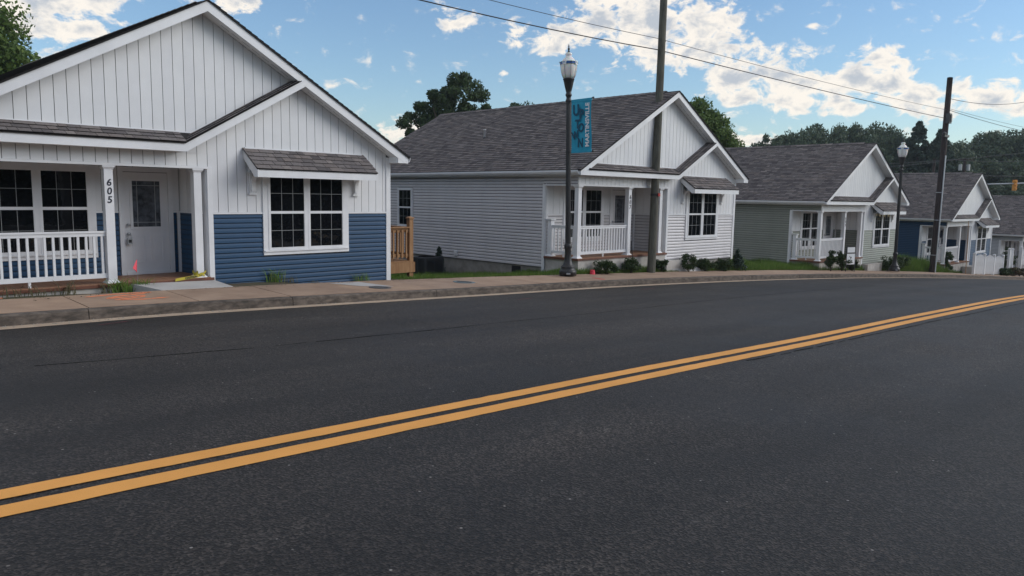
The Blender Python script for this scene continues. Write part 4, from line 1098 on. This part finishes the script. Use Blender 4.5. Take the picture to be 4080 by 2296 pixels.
for k in range(46):  # unseen row added and packed close so window panes reflect dark
    x = -14+3.6*k+random.uniform(-1.5, 1.5); y = float(Yk(x))-15.5-random.uniform(8, 16)
    z0 = float(zroad(x, Yk(x)-15.5))-(2.6 if k % 2 else .8); sz = random.uniform(.5, .62)
    t = thing('tree', 'broad green tree added across the road, unseen behind the viewer, to darken window reflections', 'tree', (x, y, z0), 0, 'unseen added trees across the road')
    t.rotation_euler = (0, 0, k*2.1)
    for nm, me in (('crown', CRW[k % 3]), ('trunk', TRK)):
        o = put(nm, me, t); o.scale = (.9, .9, sz)
for k in range(7):  # hidden trees added to darken what the side windows reflect
    x, y = -16+4.2*k+random.uniform(-1, 1), 40+random.uniform(-3, 5); z0 = gz(x, y)-2.2
    t = thing('tree', 'low tree added out of sight behind the roof of number 605 to darken window reflections', 'tree', (x, y, z0), 0, 'unseen added trees behind number 605')
    t.rotation_euler = (0, 0, k*1.3)
    for nm, me in (('crown', CRW[k % 3]), ('trunk', TRK)):
        o = put(nm, me, t); o.scale = (.7, .7, .52)
for k in range(16):  # out-of-view trees added to cover the bright horizon reflected in panes
    x, y = 150+random.uniform(0, 25), 12-6.5*k+random.uniform(-2, 2); z0 = gz(x, y)-2
    t = thing('tree', 'tree added unseen past the frame edge, down the street, to darken window reflections', 'tree', (x, y, z0), 0, 'unseen added trees past the frame edge')
    t.rotation_euler = (0, 0, k*1.3)
    for nm, me in (('crown', CRW[k % 3]), ('trunk', TRK)):
        o = put(nm, me, t); o.scale = (1, 1, 1)
def conifer(x, y, top, r, seed, label):
    z0 = gz(x, y); H = top-z0; rs = np.random.default_rng(seed); C = []; Rr = []
    for k in range(420):
        t_ = rs.uniform(.12, 1)**.8; a = rs.uniform(0, 6.283); rad = r*(1-t_)**.85*rs.uniform(.05, 1)**.6+.05
        C.append((rad*math.cos(a), rad*math.sin(a), H*t_-.25*rad)); Rr.append(.5*(1-t_)+.2)
    t = thing('conifer_tree', label, 'tree', (x, y, z0), 0, 'pointed evergreens')
    put('crown', card_mesh('crown', cards(np.array(C), np.array(Rr), 60, .22, rs, .7), 'needle'), t)
    MB().tube([(0, 0, -.3), (0, 0, H*.95)], [.22, .04], 7).obj('trunk', 'trunk', t)
    return t
conifer(103.8, 33.3, 11.7, 7.5, 51, 'tallest pointed dark evergreen beside the utility pole')
conifer(104.6, 31.0, 10.7, 7.0, 52, 'second pointed evergreen close behind the dark utility pole')
conifer(101.8, 34.8, 9.6, 6.5, 53, 'shorter pointed evergreen on the lamp side of the tallest one')

# ------------------------------------------------------------------ plants near the houses
def H2p(u, v, z=None, h=(21.481, 14.588, .0033)):
    c, s = math.cos(h[2]), math.sin(h[2]); return (h[0]+u*c-v*s, h[1]+u*s+v*c)
def shrub(x, y, r, hgt, seed, label, group, mat='shrub', per=110, clumps=18, size=.028):
    z0 = gz(x, y); rs = np.random.default_rng(seed)
    t = thing('shrub', label, 'shrub', (x, y, z0), 0, group)
    d = rs.normal(size=(clumps, 3)); d /= np.linalg.norm(d, axis=1)[:, None]
    C = d*np.array([r, r, hgt*.42])*rs.uniform(.4, 1, clumps)[:, None]+np.array([0, 0, hgt*.52])
    put('foliage', card_mesh('foliage', cards(C, np.full(clumps, r*.42), per, size, rs), mat), t)
    m = MB()
    for k in range(6): m.tube([(0, 0, -.05), (C[k][0]*.6, C[k][1]*.6, C[k][2]*.6), tuple(C[k])], [.01, .007, .003], 4)
    m.obj('stem', 'trunk', t)
    return t
gs = 'shrubs planted along the grey house'
for (u, v, r, h_, sd, lab) in ((-3.66, -.42, .33, .46, 61, 'dark rounded shrub before the porch railing of the grey house'), (-2.28, -.30, .30, .46, 62, 'dark shrub at the foot of the 607 porch post'),
    (-.55, -.28, .22, .46, 63, 'bright leafy shrub right behind the grey green utility pole'), (.93, -.42, .34, .62, 64, 'largest loose shrub at the near corner of the grey house window'),
    (2.1, -.40, .33, .50, 65, 'middle shrub under the grey house front window'), (3.2, -.40, .32, .48, 66, 'shrub under the far end of the grey house front window')):
    x, y = H2p(u, v); shrub(x, y, r, h_, sd, lab, gs)
def cone_plant(x, y, r, h_, seed, label):
    z0 = gz(x, y); rs = np.random.default_rng(seed); C = []; Rr = []
    for k in range(34):
        t_ = rs.uniform(.05, 1); a = rs.uniform(0, 6.28); q = r*(1-t_)*.9
        C.append((q*math.cos(a), q*math.sin(a), h_*t_)); Rr.append(.06+.09*(1-t_))
    t = thing('dwarf_conifer', label, 'shrub', (x, y, z0))
    put('foliage', card_mesh('foliage', cards(np.array(C), np.array(Rr), 50, .035, rs, 1.2), 'needle'), t)
    MB().tube([(0, 0, -.05), (0, 0, h_*.9)], [.02, .006], 5).obj('stem', 'trunk', t)
x, y = H2p(4.35, -.35); cone_plant(x, y, .30, .78, 71, 'small pointed conifer at the corner between grey and green house')
x, y = H2p(-4.95, 5.86); cone_plant(x, y, .20, .95, 72, 'narrow dark columnar shrub beside the grey house foundation')
def H3p(u, v): return H2p(u, v, h=(36.769, 13.938, -.0117))
def H4p(u, v): return H2p(u, v, h=(52.142, 13.386, -.0107))
gt = 'weedy shrubs in front of the green house'
for (u, v, r, h_, sd, lab) in ((-4.35, -.5, .25, 1.0, 81, 'tall thin weed shrub at the near porch corner of the green house'), (-3.1, -.45, .32, .95, 82, 'leafy shrub covering the green house porch base'),
    (-2.1, -.5, .28, .6, 83, 'low shrub between the yard sign and the porch of the green house'), (2.2, -.45, .45, .85, 84, 'shrub under the green house front window'),
    (3.6, -.4, .45, .75, 85, 'shrub at the green house corner behind the lamp'), (4.7, -.2, .4, .8, 86, 'overgrown weed clump past the green house corner')):
    x, y = H3p(u, v); shrub(x, y, r, h_, sd, lab, gt, 'shrub', 90, 20, .036)
gf = 'garden plants by the picket fence'
for (u, v, r, h_, sd, lab, mt) in ((-4.1, -.1, .3, 1.3, 91, 'tall leafy weed at the near porch corner of the last blue house', 'shrub'), (3.2, -1.25, .35, .5, 92, 'low green plant at the foot of the picket fence', 'shrub'),
    (5.2, -1.25, .45, .6, 93, 'reddish brown plant at the foot of the picket fence', 'redleaf'), (6.9, -.5, .42, 2.1, 94, 'tall leafy bush between the two lengths of picket fence', 'shrub'), (7.2, -1.2, .4, .5, 95, 'brownish low plant between the fence lengths', 'redleaf')):
    x, y = H4p(u, v); shrub(x, y, r, h_, sd, lab, gf, mt, 90, 22, .045)
def weed(x, y, n, h_, seed, label, mat=None, spread=.10, dry=False):
    rs = np.random.default_rng(seed); V = []
    z0 = gz(x, y)
    for k in range(n):
        a = rs.uniform(0, 6.28); bx0, by0 = rs.normal(0, spread, 2)*np.array([1, .3]); L = h_*rs.uniform(.5, 1.1); ln = rs.uniform(.2, .8)*L
        dx, dy = math.cos(a)*ln, math.sin(a)*ln*.5; w = .006 if not dry else .004
        p0 = np.array([bx0, by0, 0]); p1 = p0+np.array([dx*.35, dy*.35, L*.65]); p2 = p0+np.array([dx, dy, L*.9]); s = np.array([w, w*.3, 0])
        V += [p0-s, p0+s, p1+s, p1-s, p1-s, p1+s, p2+s*.3, p2-s*.3]
    mat = mat or ('grass' if n > 25 else 'drygrass'); t = put('weed', card_mesh('weed', np.array(V), mat), None, (x, y, z0-.01))
    return tag(t, label, 'weed', 'weeds along the foot of house 605')
def H1p(u, v): return H2p(u, v, h=(6.206, 15.001, .0393))
for (u, v, n, h_, sd, lab) in ((-3.35, -.16, 14, .24, 101, 'sparse dry weed at the porch base near the frame edge'), (-3.0, -.14, 12, .22, 102, 'thin weed below the first balusters of 605'), (-2.55, -.14, 18, .30, 103, 'upright weed under the middle of the 605 railing'),
    (-1.98, -.14, 14, .24, 104, 'small weed left of the 605 post'), (-1.72, -.16, 55, .30, 105, 'green grass tuft under the numbered post of 605'), (-1.36, -.14, 60, .30, 106, 'green grass tuft beside the new concrete ramp'),
    (-1.55, -.15, 26, .22, 107, 'short weed between the two grass tufts of 605'), (1.45, -.10, 46, .34, 108, 'spiky weed growing against the blue siding under the window'), (1.72, -.10, 20, .16, 109, 'low weed beside the spiky one at the blue siding'),
    (3.62, -.10, 40, .30, 110, 'feathery weed against the blue siding near the corner'), (2.4, -.08, 14, .14, 111, 'tiny weed at the middle of the blue siding foot'), (.06, -.10, 12, .16, 112, 'dry tuft at the foot of the white corner trim of 605')):
    x, y = H1p(u, v); weed(x, y, n, h_, sd, lab)
# grass: uncountable
def blades(n, fx, h0, h1, seed, name, w=.007):
    rs = np.random.default_rng(seed); P = fx(rs, n)
    x, y = P[:, 0], P[:, 1]; z = ground(x, y)-.01
    L = rs.uniform(h0, h1, len(x))*(1+.35*np.sin(x*2.1)*np.sin(y*3.3+1)); a = rs.uniform(0, 6.283, len(x)); ln = L*rs.uniform(.1, .7, len(x))
    b = rs.uniform(0, 6.283, len(x)); ww = w*rs.uniform(.6, 1.4, len(x))
    s = np.stack([np.cos(b)*ww, np.sin(b)*ww, 0*ww], 1); p0 = np.stack([x, y, z], 1); p1 = p0+np.stack([np.cos(a)*ln, np.sin(a)*ln, L], 1)
    V = np.stack([p0-s, p0+s, p1], 1).reshape(-1, 3)
    o = put(name, card_mesh(name, V, 'grass', 3)); tag(o, kind='stuff'); return o
def strip(x0, x1, d0, d1):
    def f(rs, n):
        x = rs.uniform(x0, x1, n); return np.stack([x, Yin(x)+d0+(d1-d0)*rs.uniform(0, 1, n)**1.4], 1)
    return f
def region(x0, x1, y0, y1):
    return lambda rs, n: np.stack([rs.uniform(x0, x1, n), rs.uniform(y0, y1, n)], 1)
def no_walk(f, xa, xb):
    def g(rs, n):
        P = f(rs, n); k = (P[:, 0] < xa) | (P[:, 0] > xb); return P[k]
    return g
blades(16000, strip(11.0, 17.2, .02, 3.2), .05, .13, 201, 'grass')
blades(9000, strip(11.6, 18.0, 3.0, 8.0), .06, .16, 202, 'grass')
blades(20000, no_walk(strip(16.2, 26.2, .02, .75), 22.0, 23.7), .05, .15, 203, 'grass', .006)
blades(24000, strip(25.9, 33.0, .02, 3.0), .08, .26, 204, 'grass')
blades(16000, no_walk(strip(32, 41.6, .02, 1.0), 37.0, 38.0), .08, .24, 205, 'grass')
blades(26000, strip(40.8, 48.2, .05, 4.0), .18, .62, 206, 'grass', .009)
blades(9000, strip(47.5, 57, .02, .8), .08, .25, 207, 'grass')
blades(6000, strip(57, 72, .02, 2.0), .08, .3, 208, 'grass', .01)

# ------------------------------------------------------------------ around house 605
# entry ramp of new concrete
x0, y0 = H1p(-1.50, -.075); x1, y1 = H1p(.10, -.075)
rp = MB(); za_, zb_ = -.404+.325, -.404+.275
fr0 = (4.99, float(Yin(4.99))+.012, float(zwalk(4.99, Yin(4.99)))+.012); fr1 = (6.42, float(Yin(6.42))+.012, float(zwalk(6.42, Yin(6.42)))+.010)
rp.add([(x0, y0, za_+.012), (x1, y1, zb_+.022), fr1, fr0, (x0, y0, -1.0), (x1, y1, -1.0), (fr1[0], fr1[1], -1.0), (fr0[0], fr0[1], -1.0)],
       [(0,3,2,1), (4,5,6,7), (0,1,5,4), (1,2,6,5), (2,3,7,6), (3,0,4,7)])
tag(rp.obj('entry_ramp', 'pad'), 'pale new concrete ramp from the sidewalk to the 605 porch', 'ramp')
# lock box hanging from the door knob
lx, ly = H1p(-1.08+.055, P_-.085)
lb_ = thing('lock_box', 'small grey key lock box hanging on the 605 door knob', 'lock box', (lx, ly, -.404+.99), .0393)
MB().box(-.042, .042, -.028, .014, 0, .12).obj('body', 'gal', lb_); MB().box(-.028, .028, -.034, -.028, .03, .09).obj('dial_plate', 'black', lb_)
MB().tube([(-.03, 0, .11), (-.03, 0, .17), (-.015, 0, .20), (.015, 0, .20), (.03, 0, .17), (.03, 0, .11)], .006, 6).obj('shackle', 'gal', lb_)
# marker flag
fx, fy = H1p(-1.45, -.25)
mf = thing('marker_flag', 'bright pink survey flag on a wire before the 605 door', 'marker flag', (fx, fy, gz(fx, fy)-.05))
zt_ = -.404+.80-(gz(fx, fy)-.05)
MB().tube([(.01, 0, -.05), (.0, 0, zt_)], .0022, 5).obj('wire_stake', 'gal', mf)
MB().add([(.012, 0, zt_), (-.085, -.05, zt_-.15), (.0, .0, zt_-.24), (.003, .003, zt_), (-.083, -.047, zt_-.152), (.002, .003, zt_-.24), (-.03, -.06, zt_-.205), (-.028, -.058, zt_-.207)], [(0,1,6,2), (5,7,4,3), (0,3,4,1), (1,4,7,6), (6,7,5,2), (2,5,3,0)]).obj('flag', 'pink', mf)
# caution tape
tx, ty = H1p(-.15, .075)
tp = thing('caution_tape', 'crumpled yellow caution tape tied round the foot of the porch post', 'tape', (tx, ty, -.404+.366), .0393)
m = MB(); ws = []
for k in range(26):
    a = -2.6+k*.27; rr_ = .112+.010*math.sin(k*2.3); z = .05+.028*math.sin(k*1.3)+.002*k
    ws.append((rr_*math.cos(a), rr_*math.sin(a), z))
def ribbon(m, ws, w, tw=0.0):
    vs = []
    for k, p in enumerate(ws):
        d = w*.5; t_ = tw*math.sin(k*1.1)
        vs += [(p[0]+d*math.sin(t_), p[1], p[2]-d*math.cos(t_)), (p[0]-d*math.sin(t_), p[1], p[2]+d*math.cos(t_))]
    m.add(vs, [(2*i, 2*i+1, 2*i+3, 2*i+2) for i in range(len(ws)-1)])
ribbon(m, ws, .045, .6)
ribbon(m, [(.11*math.cos(a), -.02+.12*math.sin(a), .05+.03*math.sin(3*a)) for a in np.linspace(2.2, 5.6, 14)], .055, .9)
ribbon(m, [(.06, -.10, .09), (.09, -.09, .105), (.12, -.06, .12), (.13, -.02, .13)], .028, .5)
m.obj('knot', 'tape', tp)
m = MB(); ribbon(m, [(-.02, -.115, .045), (-.14, -.13, .030), (-.28, -.145, .014), (-.42, -.16, .002), (-.54, -.17, -.012)], .055, .25); tail = m.obj('tail', 'tape', tp)
text('lettering', 'CAUTION', .055, 'ink', tail, Matrix.Translation((-.22, -.151, .020)) @ Matrix.Rotation(math.radians(4), 4, 'Z') @ Matrix.Rotation(math.radians(-6), 4, 'Y') @ Matrix.Rotation(math.pi/2, 4, 'X'), .0008, offset=.002, xs=1.0)
# side deck
dk = thing('side_deck', 'raised yellow wood deck with railing beside house 605', 'deck', (12.55, 16.80, -2.262+ZO), .02)
zb = .0
def post_box(x, y, z0, z1, s=.10): return MB().box(x-s/2, x+s/2, y-s/2, y+s/2, z0, z1)
for (x, y) in ((0, 0), (0, 2.4), (-1.6, 0)): post_box(x, y, -.4, 1.62, .13).obj('post', 'deck', dk)
for (x, y) in ((0, 0),): MB().box(-.085, .085, -.085, .085, 1.62, 1.655).add([(-.085,-.085,1.655),(.085,-.085,1.655),(.085,.085,1.655),(-.085,.085,1.655),(0,0,1.69)], [(0,1,4),(1,2,4),(2,3,4),(3,0,4)]).obj('post_cap', 'deck', dk)
MB().box(-1.6, .08, -.10, -.066, .16, .44).obj('skirt_board', 'deck', dk)
MB().box(.066, .10, -.10, 2.4, .16, .44).obj('skirt_board', 'deck', dk)
pb_ = MB().box(0, .13, 0, 2.4, .445, .475).mesh('deck_board', 'deck')
for k in range(12): put('deck_board', pb_, dk, (-1.62+k*.139, -.09, 0))
rl = MB().box(-1.6, -.07, -.09, .05, 1.37, 1.405).box(-1.6, -.07, -.03, .01, 1.25, 1.37).box(-1.6, -.07, -.03, .01, .58, .67).obj('deck_railing', 'deck', dk)
for k in range(10): MB().box(-.02, .02, -.066, -.031, .55, 1.32).obj('baluster', 'deck', rl, (-.17-k*.145, 0, 0))
rl2 = MB().box(-.09, .05, .07, 2.34, 1.37, 1.405).box(-.03, .01, .07, 2.34, 1.25, 1.37).box(-.03, .01, .07, 2.34, .58, .67).obj('deck_railing', 'deck', dk)
for k in range(15): MB().box(.011, .046, -.02, .02, .55, 1.32).obj('baluster', 'deck', rl2, (0, .2+k*.145, 0))
# air conditioner
ax, ay = H2p(-5.42, 5.98)
za_ = -2.147+ZO-.60
ac = thing('air_conditioner', 'dark grey outdoor air conditioning unit beside the grey house wall', 'air conditioner', (ax, ay, za_), .1)
MB().box(-.40, .40, -.40, .40, .05, .60).obj('casing', 'dark', ac)
MB().box(-.42, .42, -.42, .42, .60, .66).obj('top_cover', 'dark', ac)
m = MB()
for s in (-1, 1):
    for k in range(14):
        z = .10+k*.035; m.box(-.36, .36, s*.40-.012, s*.40+.012, z, z+.012); m.box(s*.40-.012, s*.40+.012, -.36, .36, z, z+.012)
m.obj('louver', 'black', ac)
m = MB()
for sx in (-1, 0, 1):
    for s in (-1, 1): m.box(sx*.37-.03, sx*.37+.03, s*.417-.006, s*.417+.006, .06, .60); m.box(s*.417-.006, s*.417+.006, sx*.37-.03, sx*.37+.03, .06, .60)
m.obj('rib', 'dark', ac)
MB().lathe([(.30, .665), (.30, .68), (.28, .68), (.28, .665)], 20).obj('fan_guard', 'black', ac)
MB().box(-.5, .5, -.5, .5, -.35, .05).obj('pad', 'concrete', ac)
MB().tube([(.40, .2, .35), (.55, .25, .33), (.75, .3, .30), (.95, .3, .30)], .025, 6).obj('line', 'black', ac)
# black stake by the 607 post
sx_, sy_ = H2p(-1.92, -.12)
sk_ = thing('garden_stake', 'thin black stake leaning at the 607 porch post', 'stake', (sx_, sy_, gz(sx_, sy_)-.05))
MB().tube([(.06, 0, 0), (.0, 0, .50)], .022, 8).obj('shaft', 'black', sk_); MB().tube([(.0, 0, .50), (-.055, .03, 1.02)], .014, 8).obj('rod', 'black', sk_)
# walkway and step at the grey house
wm = MB(); P4 = [(22.15, float(Yin(22.15))+.01), (23.7, float(Yin(23.7))+.01), (22.9, 14.52), (21.25, 14.52)]
wm.prism([(a, b) for a, b in P4], -.0, -.0, 'z')
wm = MB(); wm.add([(P4[0][0], P4[0][1], float(zwalk(*P4[0]))+.01), (P4[1][0], P4[1][1], float(zwalk(*P4[1]))+.01), (22.6, 14.45, -.545), (20.95, 14.45, -.52),
    (P4[0][0], P4[0][1], -1.2), (P4[1][0], P4[1][1], -1.2), (22.6, 14.45, -1.2), (20.95, 14.45, -1.2)], [(0,1,2,3), (7,6,5,4), (0,4,5,1), (1,5,6,2), (2,6,7,3), (3,7,4,0)])
tag(wm.obj('front_walk', 'pad'), 'short pale concrete walk from the sidewalk to the grey house porch', 'walkway')
q = H2p(.45, -.22)
tag(MB().box(-.6, .5, -.02, .17, -.4, .15).obj('porch_step', 'porchbase', None, (q[0], q[1], -.55)), 'pale concrete step beside the grey house porch', 'step')
q = H3p(.6, -.5)
tag(MB().box(-.5, 1.3, .18, .44, -.5, .08).obj('porch_step', 'porchbase', None, (q[0], q[1], -1.33)), 'low concrete steps at the green house porch', 'step')
q = H4p(-.7, -.35)
tag(MB().box(-.7, .7, -.3, .28, -.5, .18).box(-.7, .7, -.58, -.301, -.5, .02).obj('porch_step', 'porchbase', None, (q[0], q[1], -2.22)), 'concrete steps at the porch of the last blue house', 'step')
# yard sign at the green house
q = H3p(-2.9, -.72)
ys = thing('yard_sign', 'black framed yard sign with white panels before the green house porch', 'yard sign', (q[0], q[1], gz(*q)), math.radians(-20))
m = MB()
for x in (-.27, .25): m.box(x, x+.025, -.012, .012, -.2, 1.12)
m.box(-.244, .249, -.012, .012, .80, .83); m.box(-.244, .249, -.012, .012, .30, .325); m.box(-.244, .249, -.012, .012, 1.09, 1.12); m.obj('frame', 'black', ys)
MB().box(-.242, .247, -.008, .008, .328, .797).obj('panel', 'white', ys); MB().box(-.22, .225, -.008, .008, .85, 1.08).obj('rider_panel', 'white', ys)
MB().prism([(-.06, .66), (.06, .66), (.02, .60), (.02, .56), (-.02, .56), (-.02, .60)], -.0105, -.0085).obj('emblem', 'dark', ys)
m = MB(); m.box(-.13, .13, -.0105, -.0085, .47, .485); m.box(-.10, .10, -.0105, -.0085, .42, .43); m.box(-.12, .12, -.0105, -.0085, .38, .388); m.obj('print_line', 'dark', ys)
# tall bare stake at the blue house
q = H4p(-3.0, -.75)
st = tag(MB().tube([(.0, 0, -.2), (-.06, .03, 1.6), (-.16, .05, 3.05)], [.022, .02, .014], 6).obj('wooden_stake', 'deck', None, (q[0], q[1], gz(*q))), 'tall thin leaning stake before the porch of the last blue house', 'stake')
# picket fence
def fence(u0, u1, v, label, slope, arch=True):
    q0, q1 = H4p(u0, v), H4p(u1, v); L = u1-u0
    za_, zb_ = -2.136-.28, -2.136-.28-slope*L
    t = thing('picket_fence', label, 'fence', (q0[0], q0[1], za_), -.0107, 'white picket fence lengths')
    pm_ = cached('fpost', lambda: MB().box(-.065, .065, -.065, .065, -.4, 1.22).box(-.08, .08, -.08, .08, 1.22, 1.25).add([(-.08,-.08,1.25),(.08,-.08,1.25),(.08,.08,1.25),(-.08,.08,1.25),(0,0,1.31)], [(0,1,4),(1,2,4),(2,3,4),(3,0,4)]).mesh('post', 'trim'))
    n = max(1, round(L/2.4))
    for k in range(n+1): put('post', pm_, t, (L*k/n, 0, -slope*L*k/n))
    for z in (.25, .85):
        MB().add([(0,-.02,z),(L,-.02,z-slope*L),(L,.02,z-slope*L),(0,.02,z),(0,-.02,z+.09),(L,-.02,z+.09-slope*L),(L,.02,z+.09-slope*L),(0,.02,z+.09)], [(0,3,2,1),(4,5,6,7),(0,1,5,4),(1,2,6,5),(2,3,7,6),(3,0,4,7)]).obj('rail', 'trim', t)
    N_ = int(L/.118)
    pk = cached('picket', lambda: MB().prism([(-.026, 0), (.026, 0), (.026, .96), (0, 1.0), (-.026, .96)], -.042, -.022).mesh('picket', 'trim'))
    for k in range(N_):
        x = L*(k+.5)/N_; ph = ((k+.5)/N_*n) % 1
        s = .98+.20*math.sin(math.pi*ph)**.8-.02 if arch else 1.05
        o = put('picket', pk, t, (x, 0, -slope*x+.06)); o.scale = (1, 1, s)
    return t
fence(-2.35, 3.75, -.95, 'white scalloped picket fence before the wing of the last blue house', .062)
fence(5.15, 5.95, -.95, 'narrow white picket length standing alone next to the garden bush', .062)
fence(8.2, 12.6, -.95, 'white picket fence length beside the garden bush, cut by the frame edge', .062)
# porch things at the last blue house
q = H4p(-1.2, P_-.06)
tag(MB().box(-.22, .22, -.10, .0, 0, .34).prism([(-.22, .34), (.22, .34), (.12, .44), (-.12, .44)], -.10, 0).obj('mailbox', 'ink', None, (q[0], q[1], -2.136+1.75)), 'black mailbox on the porch wall of the last blue house', 'mailbox')

# ------------------------------------------------------------------ covers and paint on the pavement
def cover(x, y, r, label, outer):
    z = float(zwalk(x, y))
    t = thing('utility_cover', label, 'manhole cover', (x, y, z), 0, 'round covers in the sidewalk')
    tilt = Matrix.Translation((x, y, z+.004)) @ Matrix.Rotation(.05, 4, 'Y') @ Matrix.Rotation(.02, 4, 'X')
    t.matrix_world = tilt
    MB().lathe([(r, -.03), (r, .004), (r*.74, .006), (r*.74, -.02)], 28).obj('rim', outer, t)
    MB().lathe([(r*.735, -.03), (r*.735, .001), (0, .002)], 28).obj('lid', 'iron', t)
    m = MB()
    for k in range(-3, 4): 
        hw = math.sqrt(max(0, (r*.66)**2-(k*r*.18)**2)); m.box(-hw, hw, k*r*.18-.008, k*r*.18+.008, .0022, .006)
    m.obj('tread', 'iron', t)
cover(9.22, 13.40, .24, 'dark iron cover in the sidewalk before house 605', 'iron')
cover(11.85, 13.70, .27, 'blue rimmed iron cover in the sidewalk past house 605', 'coverblue')
# pale patch next to the first cover
px0 = MB(); pc = [(8.55, 14.38), (9.35, 14.42), (9.62, 13.45), (8.95, 13.72)]
px0.add([(a, b, float(zwalk(a, b))+.0065) for a, b in pc], [(0, 3, 2, 1)])
tag(px0.obj('concrete_patch', 'pad'), 'pale newer concrete patch beside the iron cover', 'patch')
def paint(label, pts, w, mat, road=False, dz=.006, cat='paint mark', grp='sprayed utility marks'):
    zf = (lambda x, y: float(zroad(x, y))+dz) if road else (lambda x, y: float(zwalk(x, y))+dz)
    m = MB(); n = 6
    V = [Vector(p) for p in pts]; Q = []
    for a, b in zip(V[:-1], V[1:]): Q += [a.lerp(b, k/n) for k in range(n)]
    Q.append(V[-1]); vs = []; rs = random.Random(len(label))
    for i, p in enumerate(Q):
        d = (Q[min(i+1, len(Q)-1)]-Q[max(i-1, 0)]).normalized(); nn = Vector((-d.y, d.x))*w*.5*rs.uniform(.55, 1.15)*(1 if 0 < i < len(Q)-1 else .3)
        for s in (nn, -nn):
            x, y = p.x+s.x, p.y+s.y; vs.append((x, y, zf(x, y)))
    m.add(vs, [(2*i, 2*i+1, 2*i+3, 2*i+2) for i in range(len(Q)-1)])
    return tag(m.obj('paint_mark', mat), label, cat, grp)
paint('orange sprayed scribble on the sidewalk before the 605 porch', [(3.60, 13.62), (4.15, 13.86), (4.75, 14.0), (4.55, 13.82), (4.05, 13.55), (3.85, 13.36), (4.25, 13.45), (4.5, 13.62), (4.42, 13.40), (3.95, 13.16), (4.35, 13.12), (4.8, 13.25)], .105, 'orange')
paint('orange dab on the sidewalk at the frame edge', [(2.30, 13.80), (2.52, 13.88)], .14, 'orange')
paint('red sprayed bar across the sidewalk past the first lamp', [(16.35, 13.45), (16.3, 12.95)], .17, 'red')
paint('faded red dash on the road before the 605 porch', [(3.2, 11.62), (3.75, 11.86)], .05, 'fadedred', True)
paint('faded red dash on the road past house 605', [(11.3, 11.35), (11.9, 11.45)], .05, 'fadedred', True)
paint('faded red dash on the road before the grey house', [(16.1, 11.6), (17.0, 11.75)], .06, 'fadedred', True)
cxp, cyp = 17.3, 14.22
cp = tag(MB().lathe([(.0, 0), (.085, .0), (.08, .03), (.062, .13), (.0, .135)], 14).obj('red_cup', 'pink', None, (cxp, cyp, gz(cxp, cyp)+.01)), 'small bright red cup standing at the sidewalk edge', 'cup')

# ------------------------------------------------------------------ thin evening air
hm = bpy.data.materials.new('haze'); hm.use_nodes = True
ht = hm.node_tree; ht.nodes.clear()
ho = ht.nodes.new('ShaderNodeOutputMaterial'); hv = ht.nodes.new('ShaderNodeVolumePrincipled')
hv.inputs['Color'].default_value = (.80, .90, 1.0, 1); hv.inputs['Density'].default_value = .0004; hv.inputs['Anisotropy'].default_value = .2
ht.links.new(hv.outputs[0], ho.inputs['Volume'])
M['haze'] = hm
tag(MB().box(-125, 425, -330, 330, -12, 17).obj('haze', 'haze'), kind='stuff')

def grit(n, f, z_f, seed, name, lo, hi, mat):
    rs = np.random.default_rng(seed); m = MB()
    for k in range(n):
        x, y = f(rs); r = rs.uniform(lo, hi); z = float(z_f(x, y)); a = rs.uniform(0, 6.28, 5); q = r*rs.uniform(.6, 1.2, 4)
        m.add([(x+q[i]*math.cos(i*1.57+a[0]), y+q[i]*math.sin(i*1.57+a[0]), z+.003) for i in range(4)]+[(x, y, z+r*.8)], [(0,1,4),(1,2,4),(2,3,4),(3,0,4)])
    tag(m.obj(name, mat), kind='stuff')
def near_x(rs): return float(abs(rs.normal(0, 1))*12+1.0)
def f_gut(rs):
    x = near_x(rs); return x, float(Yk(x))-.02-float(abs(rs.normal(0, .09)))
def f_back(rs):
    x = near_x(rs); return x, float(Yin(x))-.02-float(abs(rs.normal(0, .14)))
grit(420, f_gut, lambda x, y: zroad(x, y)+.006, 301, 'gravel', .006, .016, 'concrete')
grit(260, f_back, lambda x, y: zwalk(x, y)+.003, 302, 'gravel', .006, .018, 'soil')
